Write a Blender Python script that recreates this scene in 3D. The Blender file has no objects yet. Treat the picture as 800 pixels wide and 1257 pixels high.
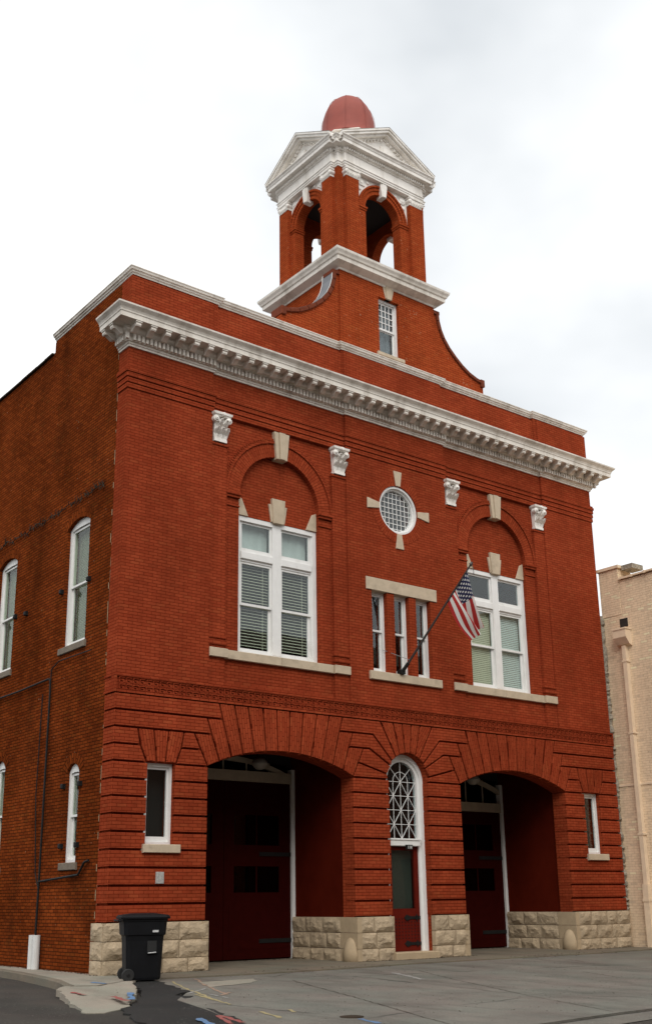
import bpy, bmesh, math, random
from mathutils import Matrix, Vector, noise
random.seed(7)
R = math.radians
scene = bpy.context.scene
COL = scene.collection

# ------------------------------------------------------------------ camera
F, YAW, PITCH, ROLL = 1368.63, 0.6596596, 0.2910057, -0.0118357
CAM = Vector((-10.20678, -19.52792, 1.21934))
fwd = Vector((math.sin(YAW) * math.cos(PITCH), math.cos(YAW) * math.cos(PITCH), math.sin(PITCH)))
rt = fwd.cross(Vector((0, 0, 1))).normalized()
up = rt.cross(fwd)
r2 = rt * math.cos(ROLL) + up * math.sin(ROLL)
u2 = -rt * math.sin(ROLL) + up * math.cos(ROLL)
cd = bpy.data.cameras.new('camera')
cam = bpy.data.objects.new('camera', cd)
COL.objects.link(cam)
cam.matrix_world = Matrix(((r2.x, u2.x, -fwd.x, CAM.x), (r2.y, u2.y, -fwd.y, CAM.y), (r2.z, u2.z, -fwd.z, CAM.z), (0, 0, 0, 1)))
cd.sensor_fit = 'HORIZONTAL'
cd.sensor_width = 36
cd.lens = F / 800 * 36
cd.shift_x = (400 - 383.85) / 800
cd.shift_y = (693.78 - 628.5) / 800
cd.clip_end = 3000
scene.camera = cam

# ------------------------------------------------------------------ sky, sun, exposure
SUN_EL, SUN_AZ = R(45), R(214)       # azimuth measured from +Y clockwise: behind and left of the camera
w = bpy.data.worlds.new('World')
scene.world = w
w.use_nodes = True
nt = w.node_tree
nt.nodes.clear()
N = nt.nodes.new
out = N('ShaderNodeOutputWorld')
bg = N('ShaderNodeBackground')
sky = N('ShaderNodeTexSky')
sky.sky_type = 'NISHITA'
sky.sun_disc = False
sky.sun_elevation = SUN_EL
sky.sun_rotation = SUN_AZ
sky.dust_density = 3
tc = N('ShaderNodeTexCoord')
mp = N('ShaderNodeMapping')
mp.inputs['Scale'].default_value = (1.0, 1.0, 1.7)
mp.inputs['Location'].default_value = (0.3, 0.0, 0.2)
n1 = N('ShaderNodeTexNoise')
n1.inputs['Scale'].default_value = 1.6
n1.inputs['Detail'].default_value = 5
n1.inputs['Roughness'].default_value = 0.5
cr = N('ShaderNodeValToRGB')
cr.color_ramp.elements[0].position = 0.35
cr.color_ramp.elements[0].color = (6.3, 6.6, 6.85, 1)
cr.color_ramp.elements[1].position = 0.57
cr.color_ramp.elements[1].color = (10.0, 10.1, 10.1, 1)
mx = N('ShaderNodeMix')
mx.data_type = 'RGBA'
mx.inputs[0].default_value = 0.93          # overcast: cloud covers nearly all of the blue
nt.links.new(tc.outputs['Generated'], mp.inputs['Vector'])
nt.links.new(mp.outputs['Vector'], n1.inputs['Vector'])
nt.links.new(n1.outputs['Fac'], cr.inputs['Fac'])
nt.links.new(sky.outputs['Color'], mx.inputs[6])
nt.links.new(cr.outputs['Color'], mx.inputs[7])
nt.links.new(mx.outputs[2], bg.inputs['Color'])
bg.inputs['Strength'].default_value = 0.1
nt.links.new(bg.outputs[0], out.inputs['Surface'])
sl = bpy.data.lights.new('sun', 'SUN')
sl.energy = 1.4
sl.angle = R(35)
sl.color = (1.0, 0.96, 0.9)
sun = bpy.data.objects.new('sun', sl)
COL.objects.link(sun)
sdir = Vector((math.sin(SUN_AZ) * math.cos(SUN_EL), math.cos(SUN_AZ) * math.cos(SUN_EL), math.sin(SUN_EL)))
sun.rotation_euler = sdir.to_track_quat('Z', 'Y').to_euler()
vs = scene.view_settings
vs.view_transform = 'Standard'
vs.look = 'None'
vs.exposure = 0.35
vs.gamma = 1.0

# ------------------------------------------------------------------ materials
MATS = {}


def mat(name):
    m = bpy.data.materials.new(name)
    m.use_nodes = True
    t = m.node_tree
    b = t.nodes['Principled BSDF']
    MATS[name] = m
    return m, t, b


class NB:
    """tiny node helper"""
    def __init__(self, t):
        self.t = t

    def n(self, ty, ins=None, **kw):
        x = self.t.nodes.new(ty)
        for k, v in kw.items():
            setattr(x, k, v)
        for k, v in (ins or {}).items():
            if isinstance(v, bpy.types.NodeSocket):
                self.t.links.new(v, x.inputs[k])
            else:
                x.inputs[k].default_value = v
        return x

    def math(self, op, a, b=0.0, c=None):
        d = {0: a, 1: b}
        if c is not None:
            d[2] = c
        return self.n('ShaderNodeMath', d, operation=op).outputs[0]

    def mix(self, f, a, b, blend='MIX'):
        x = self.n('ShaderNodeMix', {0: f, 6: a, 7: b}, data_type='RGBA', blend_type=blend)
        return x.outputs[2]

    def noise(self, vec, scale, detail=4, rough=0.55):
        return self.n('ShaderNodeTexNoise', {'Vector': vec, 'Scale': scale, 'Detail': detail, 'Roughness': rough}).outputs['Fac']

    def ramp(self, f, p0, p1):
        x = self.n('ShaderNodeMapRange', {0: f, 1: p0, 2: p1, 3: 0.0, 4: 1.0})
        return x.outputs[0]


def brick_coords(nb, use_uv):
    if use_uv:
        uv = nb.n('ShaderNodeUVMap').outputs[0]
        pos = nb.n('ShaderNodeNewGeometry').outputs['Position']
        return uv, pos
    g = nb.n('ShaderNodeNewGeometry')
    sp = nb.n('ShaderNodeSeparateXYZ', {0: g.outputs['Position']})
    sn = nb.n('ShaderNodeSeparateXYZ', {0: g.outputs['True Normal']})
    ax = nb.math('ABSOLUTE', sn.outputs[0])
    sel = nb.math('GREATER_THAN', ax, 0.6)
    az = nb.math('GREATER_THAN', nb.math('ABSOLUTE', sn.outputs[2]), 0.8)
    um = nb.n('ShaderNodeMix', {0: sel, 2: sp.outputs[0], 3: sp.outputs[1]}).outputs[0]
    vm = nb.n('ShaderNodeMix', {0: az, 2: sp.outputs[2], 3: sp.outputs[1]}).outputs[0]
    return nb.n('ShaderNodeCombineXYZ', {0: um, 1: vm, 2: 0.0}).outputs[0], g.outputs['Position']


def brick_mat(name, c1, c2, mortar, use_uv=False, bump=0.6, patch=(0.8, 1.15), specks=0.0, dirt=None, msize=0.006, rough=0.75, spec=0.0):
    m, t, b = mat(name)
    nb = NB(t)
    co, pos = brick_coords(nb, use_uv)
    wob = nb.n('ShaderNodeTexNoise', {'Vector': pos, 'Scale': 3.0, 'Detail': 3}).outputs['Color']
    off = nb.n('ShaderNodeVectorMath', {0: wob, 1: (0.5, 0.5, 0.5)}, operation='SUBTRACT').outputs[0]
    off = nb.n('ShaderNodeVectorMath', {0: off, 'Scale': 0.012}, operation='SCALE').outputs[0]
    co2 = nb.n('ShaderNodeVectorMath', {0: co, 1: off}, operation='ADD').outputs[0]
    br = nb.n('ShaderNodeTexBrick', {'Vector': co2, 'Color1': (*c1, 1), 'Color2': (*c2, 1), 'Mortar': (*mortar, 1), 'Scale': 1.0,
                                     'Mortar Size': msize, 'Mortar Smooth': 0.35, 'Bias': 0.0, 'Brick Width': 0.213, 'Row Height': 0.067})
    col = br.outputs['Color']
    b2 = nb.n('ShaderNodeTexBrick', {'Vector': co2, 'Color1': (0, 0, 0, 1), 'Color2': (1, 1, 1, 1), 'Mortar': (0.5, 0.5, 0.5, 1), 'Scale': 1.0,
                                     'Mortar Size': msize, 'Bias': 0.0, 'Brick Width': 0.213, 'Row Height': 0.067}).outputs['Color']
    pale, dark = nb.math('GREATER_THAN', b2, 0.95), nb.math('LESS_THAN', b2, 0.05)
    col = nb.mix(pale, col, nb.mix(0.24, col, (c1[0] * 1.3, c1[1] * 1.9, c1[2] * 1.8, 1)))
    col = nb.mix(dark, col, nb.mix(0.35, col, (c2[0] * 0.55, c2[1] * 0.55, c2[2] * 0.6, 1)))
    # broad uneven fading of the paint / weathering
    big = nb.noise(pos, 0.55, 5, 0.6)
    k = nb.n('ShaderNodeMapRange', {0: big, 1: 0.3, 2: 0.7, 3: patch[0], 4: patch[1]}).outputs[0]
    fine = nb.n('ShaderNodeMapRange', {0: nb.noise(pos, 9.0, 4, 0.65), 1: 0.3, 2: 0.7, 3: 0.89, 4: 1.10}).outputs[0]
    mps = nb.n('ShaderNodeMapping', {'Vector': pos, 'Scale': (2.6, 2.6, 0.14)}).outputs[0]
    stk = nb.n('ShaderNodeMapRange', {0: nb.noise(mps, 1.0, 5, 0.6), 1: 0.35, 2: 0.65, 3: 0.92, 4: 1.05}).outputs[0]
    kk = nb.math('MULTIPLY', nb.math('MULTIPLY', k, fine), stk)
    vv = nb.n('ShaderNodeCombineXYZ', {0: kk, 1: kk, 2: kk}).outputs[0]
    col = nb.mix(1.0, col, vv, 'MULTIPLY')
    if dirt:
        mpv = nb.n('ShaderNodeMapping', {'Vector': pos, 'Scale': (1.0, 1.0, 0.45)}).outputs[0]
        dn = nb.ramp(nb.noise(mpv, 1.1, 7, 0.68), 0.5, 0.72)
        col = nb.mix(nb.math('MULTIPLY', dn, dirt[1]), col, (*dirt[0], 1))
    if len(specks if isinstance(specks, tuple) else ()) == 2:
        sv = nb.n('ShaderNodeTexVoronoi', {'Vector': pos, 'Scale': specks[0]})
        sd = nb.math('LESS_THAN', sv.outputs['Distance'], nb.math('MULTIPLY', nb.ramp(nb.noise(pos, 2.0, 2), 0.42, 0.75), specks[1]))
        col = nb.mix(nb.math('MULTIPLY', sd, 0.6), col, (0.42, 0.26, 0.16, 1))
    t.links.new(col, b.inputs['Base Color'])
    h = nb.math('ADD', nb.math('MULTIPLY', br.outputs['Fac'], -1.0), nb.math('MULTIPLY', nb.noise(pos, 40.0, 3), 0.35))
    bp = nb.n('ShaderNodeBump', {'Strength': bump, 'Distance': 0.012, 'Height': h})
    t.links.new(bp.outputs[0], b.inputs['Normal'])
    rr = nb.n('ShaderNodeMapRange', {0: big, 1: 0.3, 2: 0.7, 3: rough - 0.08, 4: rough + 0.12}).outputs[0]
    t.links.new(rr, b.inputs['Roughness'])
    b.inputs['Specular IOR Level'].default_value = spec
    return m


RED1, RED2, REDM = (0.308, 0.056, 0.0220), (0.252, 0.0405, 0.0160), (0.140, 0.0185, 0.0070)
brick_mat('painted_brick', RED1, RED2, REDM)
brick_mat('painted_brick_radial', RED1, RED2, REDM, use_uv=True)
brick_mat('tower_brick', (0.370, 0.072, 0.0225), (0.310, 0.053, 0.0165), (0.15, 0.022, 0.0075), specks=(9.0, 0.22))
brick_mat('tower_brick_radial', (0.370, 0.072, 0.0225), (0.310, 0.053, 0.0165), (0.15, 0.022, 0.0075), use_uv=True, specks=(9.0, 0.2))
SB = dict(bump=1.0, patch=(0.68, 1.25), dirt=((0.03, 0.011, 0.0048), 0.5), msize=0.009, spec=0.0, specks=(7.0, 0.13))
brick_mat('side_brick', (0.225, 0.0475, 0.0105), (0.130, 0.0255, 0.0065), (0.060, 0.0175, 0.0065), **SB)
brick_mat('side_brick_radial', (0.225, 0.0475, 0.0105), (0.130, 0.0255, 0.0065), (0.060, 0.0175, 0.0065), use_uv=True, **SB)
brick_mat('cream_brick', (0.76, 0.585, 0.405), (0.735, 0.56, 0.385), (0.62, 0.46, 0.305), bump=0.6, patch=(0.92, 1.06), msize=0.007)
brick_mat('far_brick', (0.22, 0.12, 0.08), (0.18, 0.10, 0.07), (0.2, 0.18, 0.15))


def plain(name, c, rough=0.6, var=0.12, scale=4.0, bump=0.0, bscale=30.0, dirt=None, metal=0.0, spec=0.5, streak=False):
    m, t, b = mat(name)
    nb = NB(t)
    pos = nb.n('ShaderNodeNewGeometry').outputs['Position']
    nz = nb.noise(pos, scale, 5, 0.6)
    k = nb.n('ShaderNodeMapRange', {0: nz, 1: 0.3, 2: 0.7, 3: 1 - var, 4: 1 + var}).outputs[0]
    vv = nb.n('ShaderNodeCombineXYZ', {0: k, 1: k, 2: k}).outputs[0]
    col = nb.mix(1.0, (*c, 1), vv, 'MULTIPLY')
    if dirt:
        p2 = nb.n('ShaderNodeMapping', {'Vector': pos, 'Scale': (1.0, 1.0, 0.16 if streak else 1.0)}).outputs[0]
        dn = nb.ramp(nb.noise(p2, dirt[2], 6, 0.65), dirt[3], dirt[3] + 0.2)
        col = nb.mix(nb.math('MULTIPLY', dn, dirt[1]), col, (*dirt[0], 1))
    t.links.new(col, b.inputs['Base Color'])
    b.inputs['Roughness'].default_value = rough
    b.inputs['Metallic'].default_value = metal
    b.inputs['Specular IOR Level'].default_value = spec
    if bump:
        bp = nb.n('ShaderNodeBump', {'Strength': bump, 'Distance': 0.02, 'Height': nb.noise(pos, bscale, 6, 0.6)})
        t.links.new(bp.outputs[0], b.inputs['Normal'])
    return m


plain('white_paint', (0.83, 0.795, 0.745), 0.5, 0.05, 3.0, 0.08, 60, dirt=((0.46, 0.41, 0.34), 0.6, 2.6, 0.5), streak=True)
plain('cornice_paint', (0.74, 0.69, 0.62), 0.55, 0.07, 3.0, 0.12, 50, dirt=((0.36, 0.31, 0.25), 0.75, 2.0, 0.48), streak=True)
plain('window_paint', (0.76, 0.755, 0.735), 0.4, 0.04, 5.0, dirt=((0.5, 0.47, 0.42), 0.5, 5.0, 0.56), streak=True)
plain('trim_stone', (0.50, 0.405, 0.29), 0.75, 0.1, 5.0, 0.2, 60, dirt=((0.25, 0.2, 0.14), 0.55, 3.0, 0.55))
plain('rock_stone', (0.42, 0.325, 0.215), 0.85, 0.2, 6.0, 0.9, 26, dirt=((0.14, 0.105, 0.07), 0.7, 3.0, 0.52))
plain('smooth_stone', (0.41, 0.31, 0.195), 0.8, 0.12, 6.0, 0.25, 60, dirt=((0.2, 0.15, 0.1), 0.5, 3.0, 0.55))
plain('old_sill', (0.17, 0.135, 0.10), 0.85, 0.2, 6.0, 0.4, 40)
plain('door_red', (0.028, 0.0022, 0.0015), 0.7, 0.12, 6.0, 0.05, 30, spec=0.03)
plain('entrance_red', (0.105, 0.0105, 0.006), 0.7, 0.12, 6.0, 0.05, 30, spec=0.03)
plain('door_shade', (0.032, 0.034, 0.022), 0.8, 0.1)
plain('shaded_maroon_plaster', (0.075, 0.0085, 0.0036), 0.8, 0.15, 2.0, 0.1, 20, spec=0.0)  # maroon recess plaster with the deep recess shade worked into its colour
plain('black_iron', (0.012, 0.0115, 0.011), 0.6, 0.2, 8.0, spec=0.15)
plain('dark_void', (0.02, 0.016, 0.014), 0.9, 0.1)
plain('room', (0.045, 0.04, 0.035), 0.9, 0.1)
plain('blind', (0.58, 0.55, 0.40), 0.6, 0.06, 8.0)
plain('blind_dim', (0.22, 0.215, 0.17), 0.7, 0.06, 8.0)
plain('blind_white', (0.62, 0.64, 0.60), 0.6, 0.06, 8.0)
plain('curtain', (0.55, 0.56, 0.52), 0.8, 0.12, 2.0)
plain('dome_paint', (0.285, 0.066, 0.048), 0.75, 0.1, 3.0, 0.05, 20, dirt=((0.22, 0.06, 0.05), 0.5, 2.0, 0.5))
plain('scroll_brown', (0.15, 0.036, 0.016), 0.7, 0.2, 8.0, 0.2, 30, spec=0.1)
plain('lead', (0.16, 0.165, 0.18), 0.5, 0.15, 4.0)
plain('tile_dark', (0.045, 0.033, 0.024), 0.9, 0.25, 6.0, spec=0.05)
plain('cream_paint', (0.76, 0.595, 0.42), 0.6, 0.08, 4.0, 0.1, 30)
plain('rough_mortar', (0.30, 0.26, 0.2), 0.95, 0.35, 12.0, 1.0, 30, dirt=((0.07, 0.06, 0.05), 0.8, 8.0, 0.5))
plain('bin_plastic', (0.0048, 0.005, 0.0062), 0.6, 0.25, 5.0, 0.05, 60, spec=0.15, dirt=((0.03, 0.03, 0.03), 0.25, 9.0, 0.6))
plain('bin_label', (0.5, 0.5, 0.5), 0.6, 0.3, 40)
plain('tyre_rubber', (0.01, 0.01, 0.01), 0.8)
plain('pvc_white', (0.62, 0.62, 0.60), 0.5, 0.06, 5.0)
plain('lamp_glass', (0.35, 0.33, 0.29), 0.35, 0.05)
plain('plaque', (0.36, 0.35, 0.33), 0.5, 0.25, 30.0)
plain('beige_beam', (0.42, 0.36, 0.27), 0.7, 0.1, 6.0)
plain('gravel_roof', (0.2, 0.19, 0.18), 0.9)
plain('mortar_pale', (0.40, 0.29, 0.17), 0.9, 0.3, 10.0)
plain('yellow_spray', (0.36, 0.29, 0.13), 0.8, 0.2, 20, dirt=((0.12, 0.112, 0.1), 0.85, 22.0, 0.44))
plain('orange_spray', (0.34, 0.215, 0.145), 0.8, 0.2, 20, dirt=((0.12, 0.112, 0.1), 0.85, 22.0, 0.44))
plain('red_spray', (0.30, 0.05, 0.04), 0.8, 0.2, 20, dirt=((0.12, 0.112, 0.1), 0.85, 22.0, 0.44))
plain('blue_spray', (0.08, 0.20, 0.40), 0.8, 0.2, 20, dirt=((0.12, 0.112, 0.1), 0.85, 22.0, 0.44))
plain('white_spray', (0.29, 0.28, 0.26), 0.8, 0.2, 20, dirt=((0.12, 0.112, 0.1), 0.85, 22.0, 0.44))
plain('pole_metal', (0.02, 0.014, 0.012), 0.4, 0.1)
plain('wire', (0.25, 0.25, 0.25), 0.4, 0.1, metal=0.6)


def ground_mat(name, c, c2, dirt, agg=120.0, bump=0.35, crack=0.0, dirt_lo=0.48):
    m, t, b = mat(name)
    nb = NB(t)
    pos = nb.n('ShaderNodeNewGeometry').outputs['Position']
    col = nb.mix(nb.ramp(nb.noise(pos, 0.8, 6, 0.62), 0.35, 0.65), (*c, 1), (*c2, 1))
    p2 = nb.n('ShaderNodeMapping', {'Vector': pos, 'Rotation': (0, 0, 0.5), 'Scale': (1, 0.35, 1)}).outputs[0]
    col = nb.mix(nb.math('MULTIPLY', nb.ramp(nb.noise(p2, 1.3, 7, 0.7), dirt_lo, dirt_lo + 0.22), 0.6), col, (*dirt, 1))
    g = nb.n('ShaderNodeMapRange', {0: nb.noise(pos, agg, 2, 0.7), 1: 0.25, 2: 0.75, 3: 0.72, 4: 1.28}).outputs[0]
    gv = nb.n('ShaderNodeCombineXYZ', {0: g, 1: g, 2: g}).outputs[0]
    col = nb.mix(1.0, col, gv, 'MULTIPLY')
    sp_ = nb.ramp(nb.noise(pos, 14.0, 3, 0.6), 0.66, 0.72)
    col = nb.mix(nb.math('MULTIPLY', sp_, 0.45), col, (0.03, 0.027, 0.023, 1))
    lv_ = nb.n('ShaderNodeTexVoronoi', {'Vector': pos, 'Scale': 16.0}).outputs['Distance']
    ls_ = nb.math('MULTIPLY', nb.math('LESS_THAN', lv_, 0.14), nb.ramp(nb.noise(pos, 1.7, 3), 0.48, 0.6))
    col = nb.mix(nb.math('MULTIPLY', ls_, 0.5), col, (0.42, 0.40, 0.36, 1))
    hue = nb.mix(nb.ramp(nb.noise(pos, 0.9, 4), 0.35, 0.65), (1.05, 0.98, 0.94, 1), (0.96, 1.02, 0.97, 1))
    col = nb.mix(1.0, col, hue, 'MULTIPLY')
    if crack:
        wv = nb.n('ShaderNodeTexNoise', {'Vector': pos, 'Scale': 1.5, 'Detail': 4}).outputs['Color']
        vp = nb.mix(0.25, pos, wv)
        vo = nb.n('ShaderNodeTexVoronoi', {'Vector': vp, 'Scale': crack}, feature='DISTANCE_TO_EDGE').outputs['Distance']
        msk = nb.math('MULTIPLY', nb.math('LESS_THAN', vo, 0.006), nb.ramp(nb.noise(pos, 0.6, 3), 0.45, 0.6))
        col = nb.mix(nb.math('MULTIPLY', msk, 0.7), col, (0.03, 0.028, 0.025, 1))
    t.links.new(col, b.inputs['Base Color'])
    b.inputs['Roughness'].default_value = 0.85
    b.inputs['Specular IOR Level'].default_value = 0.3
    bp = nb.n('ShaderNodeBump', {'Strength': bump, 'Distance': 0.01, 'Height': nb.noise(pos, agg * 0.7, 4, 0.7)})
    t.links.new(bp.outputs[0], b.inputs['Normal'])


ground_mat('asphalt', (0.052, 0.045, 0.038), (0.034, 0.029, 0.025), (0.021, 0.018, 0.0155), 45, 1.0, 0.3)
ground_mat('fresh_asphalt', (0.013, 0.0125, 0.012), (0.020, 0.019, 0.018), (0.036, 0.03, 0.024), 45, 1.0, dirt_lo=0.55)
ground_mat('apron_concrete', (0.178, 0.165, 0.146), (0.138, 0.129, 0.115), (0.062, 0.057, 0.05), 60, 0.6, 0.22)
ground_mat('pale_concrete', (0.29, 0.262, 0.22), (0.24, 0.217, 0.183), (0.13, 0.115, 0.095), 110, 0.3, dirt_lo=0.52)
ground_mat('strip_concrete', (0.175, 0.145, 0.108), (0.135, 0.117, 0.093), (0.072, 0.06, 0.046), 110, 0.4)


def glass_mat(name, tint=(0.9, 0.95, 0.95), refl=1.0):
    m, t, b = mat(name)
    nb = NB(t)
    t.nodes.remove(b)
    tr = nb.n('ShaderNodeBsdfTransparent', {'Color': (*tint, 1)})
    gl = nb.n('ShaderNodeBsdfGlossy', {'Color': (1, 1, 1, 1), 'Roughness': 0.015})
    pos = nb.n('ShaderNodeNewGeometry').outputs['Position']
    bp = nb.n('ShaderNodeBump', {'Strength': 0.025, 'Distance': 0.05, 'Height': nb.noise(pos, 1.6, 1)})
    t.links.new(bp.outputs[0], gl.inputs['Normal'])
    bf = nb.n('ShaderNodeNewGeometry').outputs['Backfacing']
    fr = nb.n('ShaderNodeFresnel', {'IOR': nb.n('ShaderNodeMapRange', {0: bf, 1: 0.0, 2: 1.0, 3: 1.5, 4: 1 / 1.5}).outputs[0]})
    mxs = nb.n('ShaderNodeMixShader', {0: nb.math('MINIMUM', nb.math('MULTIPLY', fr.outputs[0], 0.9 * refl), 1.0)})
    t.links.new(tr.outputs[0], mxs.inputs[1])
    t.links.new(gl.outputs[0], mxs.inputs[2])
    t.links.new(mxs.outputs[0], t.nodes['Material Output'].inputs['Surface'])


glass_mat('glass')
glass_mat('glass_dim', (0.35, 0.38, 0.38), 0.5)
glass_mat('glass_side', (0.9, 0.95, 0.9), 0.5)


def flag_mat():
    m, t, b = mat('flag_cloth')
    nb = NB(t)
    uv = nb.n('ShaderNodeSeparateXYZ', {0: nb.n('ShaderNodeUVMap').outputs[0]})
    u, v = uv.outputs[0], uv.outputs[1]           # u along the fly, v from top (0) to bottom (1)
    st = nb.math('FLOOR', nb.math('MULTIPLY', v, 13.0))
    red = nb.math('LESS_THAN', nb.math('MODULO', st, 2.0), 0.5)
    col = nb.mix(red, (0.80, 0.77, 0.74, 1), (0.46, 0.022, 0.02, 1))
    can = nb.math('MULTIPLY', nb.math('LESS_THAN', u, 0.40), nb.math('LESS_THAN', v, 7 / 13))
    su = nb.math('MULTIPLY', u, 11.0 / 0.40)
    sv = nb.math('MULTIPLY', v, 9.0 * 13 / 7)
    cu, cv = nb.math('FLOOR', su), nb.math('FLOOR', sv)
    par = nb.math('LESS_THAN', nb.math('MODULO', nb.math('ADD', cu, cv), 2.0), 0.5)
    du = nb.math('SUBTRACT', nb.math('FRACT', su), 0.5)
    dv = nb.math('SUBTRACT', nb.math('FRACT', sv), 0.5)
    dd = nb.math('ADD', nb.math('MULTIPLY', du, du), nb.math('MULTIPLY', dv, dv))
    star = nb.math('MULTIPLY', par, nb.math('LESS_THAN', dd, 0.16))
    canc = nb.mix(star, (0.018, 0.022, 0.075, 1), (0.7, 0.69, 0.68, 1))
    col = nb.mix(can, col, canc)
    t.links.new(col, b.inputs['Base Color'])
    b.inputs['Roughness'].default_value = 0.8


flag_mat()

# ------------------------------------------------------------------ mesh helpers
def mfront(u, v, d):       # facade: u along X, v up, d into the building
    return (u, d, v)


def mleft(u, v, d):        # left side wall: u along Y, v up, d into the building
    return (d, u, v)


def mworld(x, y, z):
    return (x, y, z)


class MB:
    def __init__(self, mp=mworld):
        self.v, self.f, self.uv, self.mp = [], [], {}, mp

    def vert(self, a, b, c):
        self.v.append(self.mp(a, b, c))
        return len(self.v) - 1

    def face(self, ids, uv=None):
        self.f.append(tuple(ids))
        if uv:
            self.uv[len(self.f) - 1] = uv

    def box(self, a0, a1, b0, b1, c0, c1):
        i = [self.vert(a, b, c) for c in (c0, c1) for b in (b0, b1) for a in (a0, a1)]
        for q in ((0, 1, 3, 2), (4, 6, 7, 5), (0, 4, 5, 1), (2, 3, 7, 6), (0, 2, 6, 4), (1, 5, 7, 3)):
            self.face([i[k] for k in q])
        return self

    def bbox(self, a0, a1, b0, b1, c0, c1, bev=0.01):
        """box in (u, v, d) with the front (d = c0) edges chamfered"""
        return self.prism([(a0, b0), (a1, b0), (a1, b1), (a0, b1)], c0, c1, bev)

    def prism(self, poly, c0, c1, bev=0.0, uvf=None):
        n = len(poly)
        rings = []
        if bev:
            rings.append([self.vert(p[0], p[1], c0) for p in inset(poly, bev)])
            rings.append([self.vert(p[0], p[1], c0 + bev) for p in poly])
        else:
            rings.append([self.vert(p[0], p[1], c0) for p in poly])
        rings.append([self.vert(p[0], p[1], c1) for p in poly])
        U = (lambda ps: [uvf(p) for p in ps]) if uvf else (lambda ps: None)
        self.face(rings[0], U(poly))
        self.face(rings[-1][::-1], U(poly[::-1]))
        for a, b in zip(rings, rings[1:]):
            for k in range(n):
                j = (k + 1) % n
                self.face([a[k], b[k], b[j], a[j]], U([poly[k], poly[k], poly[j], poly[j]]))
        return self

    def tube(self, pts, r, n=8):
        pts = [Vector(p) for p in pts]
        rings = []
        for i, p in enumerate(pts):
            d = (pts[min(i + 1, len(pts) - 1)] - pts[max(i - 1, 0)]).normalized()
            a = d.orthogonal().normalized()
            if rings:
                a = (last - d * last.dot(d)).normalized()
            last = a
            b = d.cross(a)
            rr = r[i] if isinstance(r, (list, tuple)) else r
            rings.append([self.vert(*(p + (a * math.cos(2 * math.pi * k / n) + b * math.sin(2 * math.pi * k / n)) * rr)) for k in range(n)])
        for a, b in zip(rings, rings[1:]):
            for k in range(n):
                j = (k + 1) % n
                self.face([a[k], a[j], b[j], b[k]])
        self.face(rings[0][::-1])
        self.face(rings[-1])
        return self

    def sweep(self, path, prof, closed=False, cap=True):
        """path: plan points (x, y), outside on the right-hand side; prof: (outward offset, z)"""
        n = len(path)
        dirs = []
        for i in range(n):
            p = Vector(path[i])
            if closed or 0 < i < n - 1:
                a = (p - Vector(path[i - 1])).normalized()
                b = (Vector(path[(i + 1) % n]) - p).normalized()
                na, nb_ = Vector((a.y, -a.x)), Vector((b.y, -b.x))
                m = na + nb_
                m = m / max(m.dot(na), 0.2)
            else:
                q = (Vector(path[1]) - p) if i == 0 else (p - Vector(path[i - 1]))
                q.normalize()
                m = Vector((q.y, -q.x))
            dirs.append((p, m))
        rings = [[self.vert(p.x + m.x * o, p.y + m.y * o, z) for (o, z) in prof] for p, m in dirs]
        k = len(prof)
        rng = range(n if closed else n - 1)
        for i in rng:
            a, b = rings[i], rings[(i + 1) % n]
            for j in range(k - 1):
                self.face([a[j], b[j], b[j + 1], a[j + 1]])
        if not closed and cap:
            self.face(rings[0][::-1])
            self.face(rings[-1])
        return self

    def lathe(self, cx, cy, prof, n=24, rot=0.0):
        rings = [[self.vert(cx + r * math.cos(2 * math.pi * k / n + rot), cy + r * math.sin(2 * math.pi * k / n + rot), z) for k in range(n)] for r, z in prof]
        for a, b in zip(rings, rings[1:]):
            for k in range(n):
                j = (k + 1) % n
                self.face([a[k], a[j], b[j], b[k]])
        self.face(rings[0][::-1])
        self.face(rings[-1])
        return self

    def wall(self, outer, holes, c0, c1):
        """flat wall in (u, v) with openings, front at c0 and back at c1"""
        bm = bmesh.new()
        loops = []
        for lp in [outer] + holes:
            vs_ = [bm.verts.new((p[0], p[1], 0)) for p in lp]
            loops.append(vs_)
            for k in range(len(vs_)):
                bm.edges.new((vs_[k], vs_[(k + 1) % len(vs_)]))
        bmesh.ops.triangle_fill(bm, use_beauty=True, use_dissolve=False, edges=bm.edges[:])
        bm.verts.index_update()
        co = [(v_.co.x, v_.co.y) for v_ in bm.verts]
        fs = [[v_.index for v_ in f_.verts] for f_ in bm.faces]
        lps = [[v_.index for v_ in l] for l in loops]
        bm.free()
        a = [self.vert(p[0], p[1], c0) for p in co]
        b = [self.vert(p[0], p[1], c1) for p in co]
        for f_ in fs:
            self.face([a[k] for k in f_])
            self.face([b[k] for k in f_[::-1]])
        for l in lps:
            for k in range(len(l)):
                j = (k + 1) % len(l)
                self.face([a[l[k]], a[l[j]], b[l[j]], b[l[k]]])
        return self

    def build(self, name, material, parent=None, kind=None, smooth=False, loc=None, recalc=True):
        me = bpy.data.meshes.new(name)
        me.from_pydata(self.v, [], self.f)
        if self.uv:
            ul = me.uv_layers.new(name='UVMap')
            for p in me.polygons:
                u = self.uv.get(p.index)
                if u:
                    for k, li in enumerate(p.loop_indices):
                        ul.data[li].uv = u[k]
        if recalc:
            bm = bmesh.new()
            bm.from_mesh(me)
            bmesh.ops.recalc_face_normals(bm, faces=bm.faces[:])
            bm.to_mesh(me)
            bm.free()
        if smooth:
            for p in me.polygons:
                p.use_smooth = True
        mats = material if isinstance(material, (list, tuple)) else [material]
        for mm in mats:
            me.materials.append(MATS[mm])
        o = bpy.data.objects.new(name, me)
        COL.objects.link(o)
        if parent:
            o.parent = parent
        if loc:
            o.location = loc
        if kind:
            o['kind'] = kind
        return o


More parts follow.
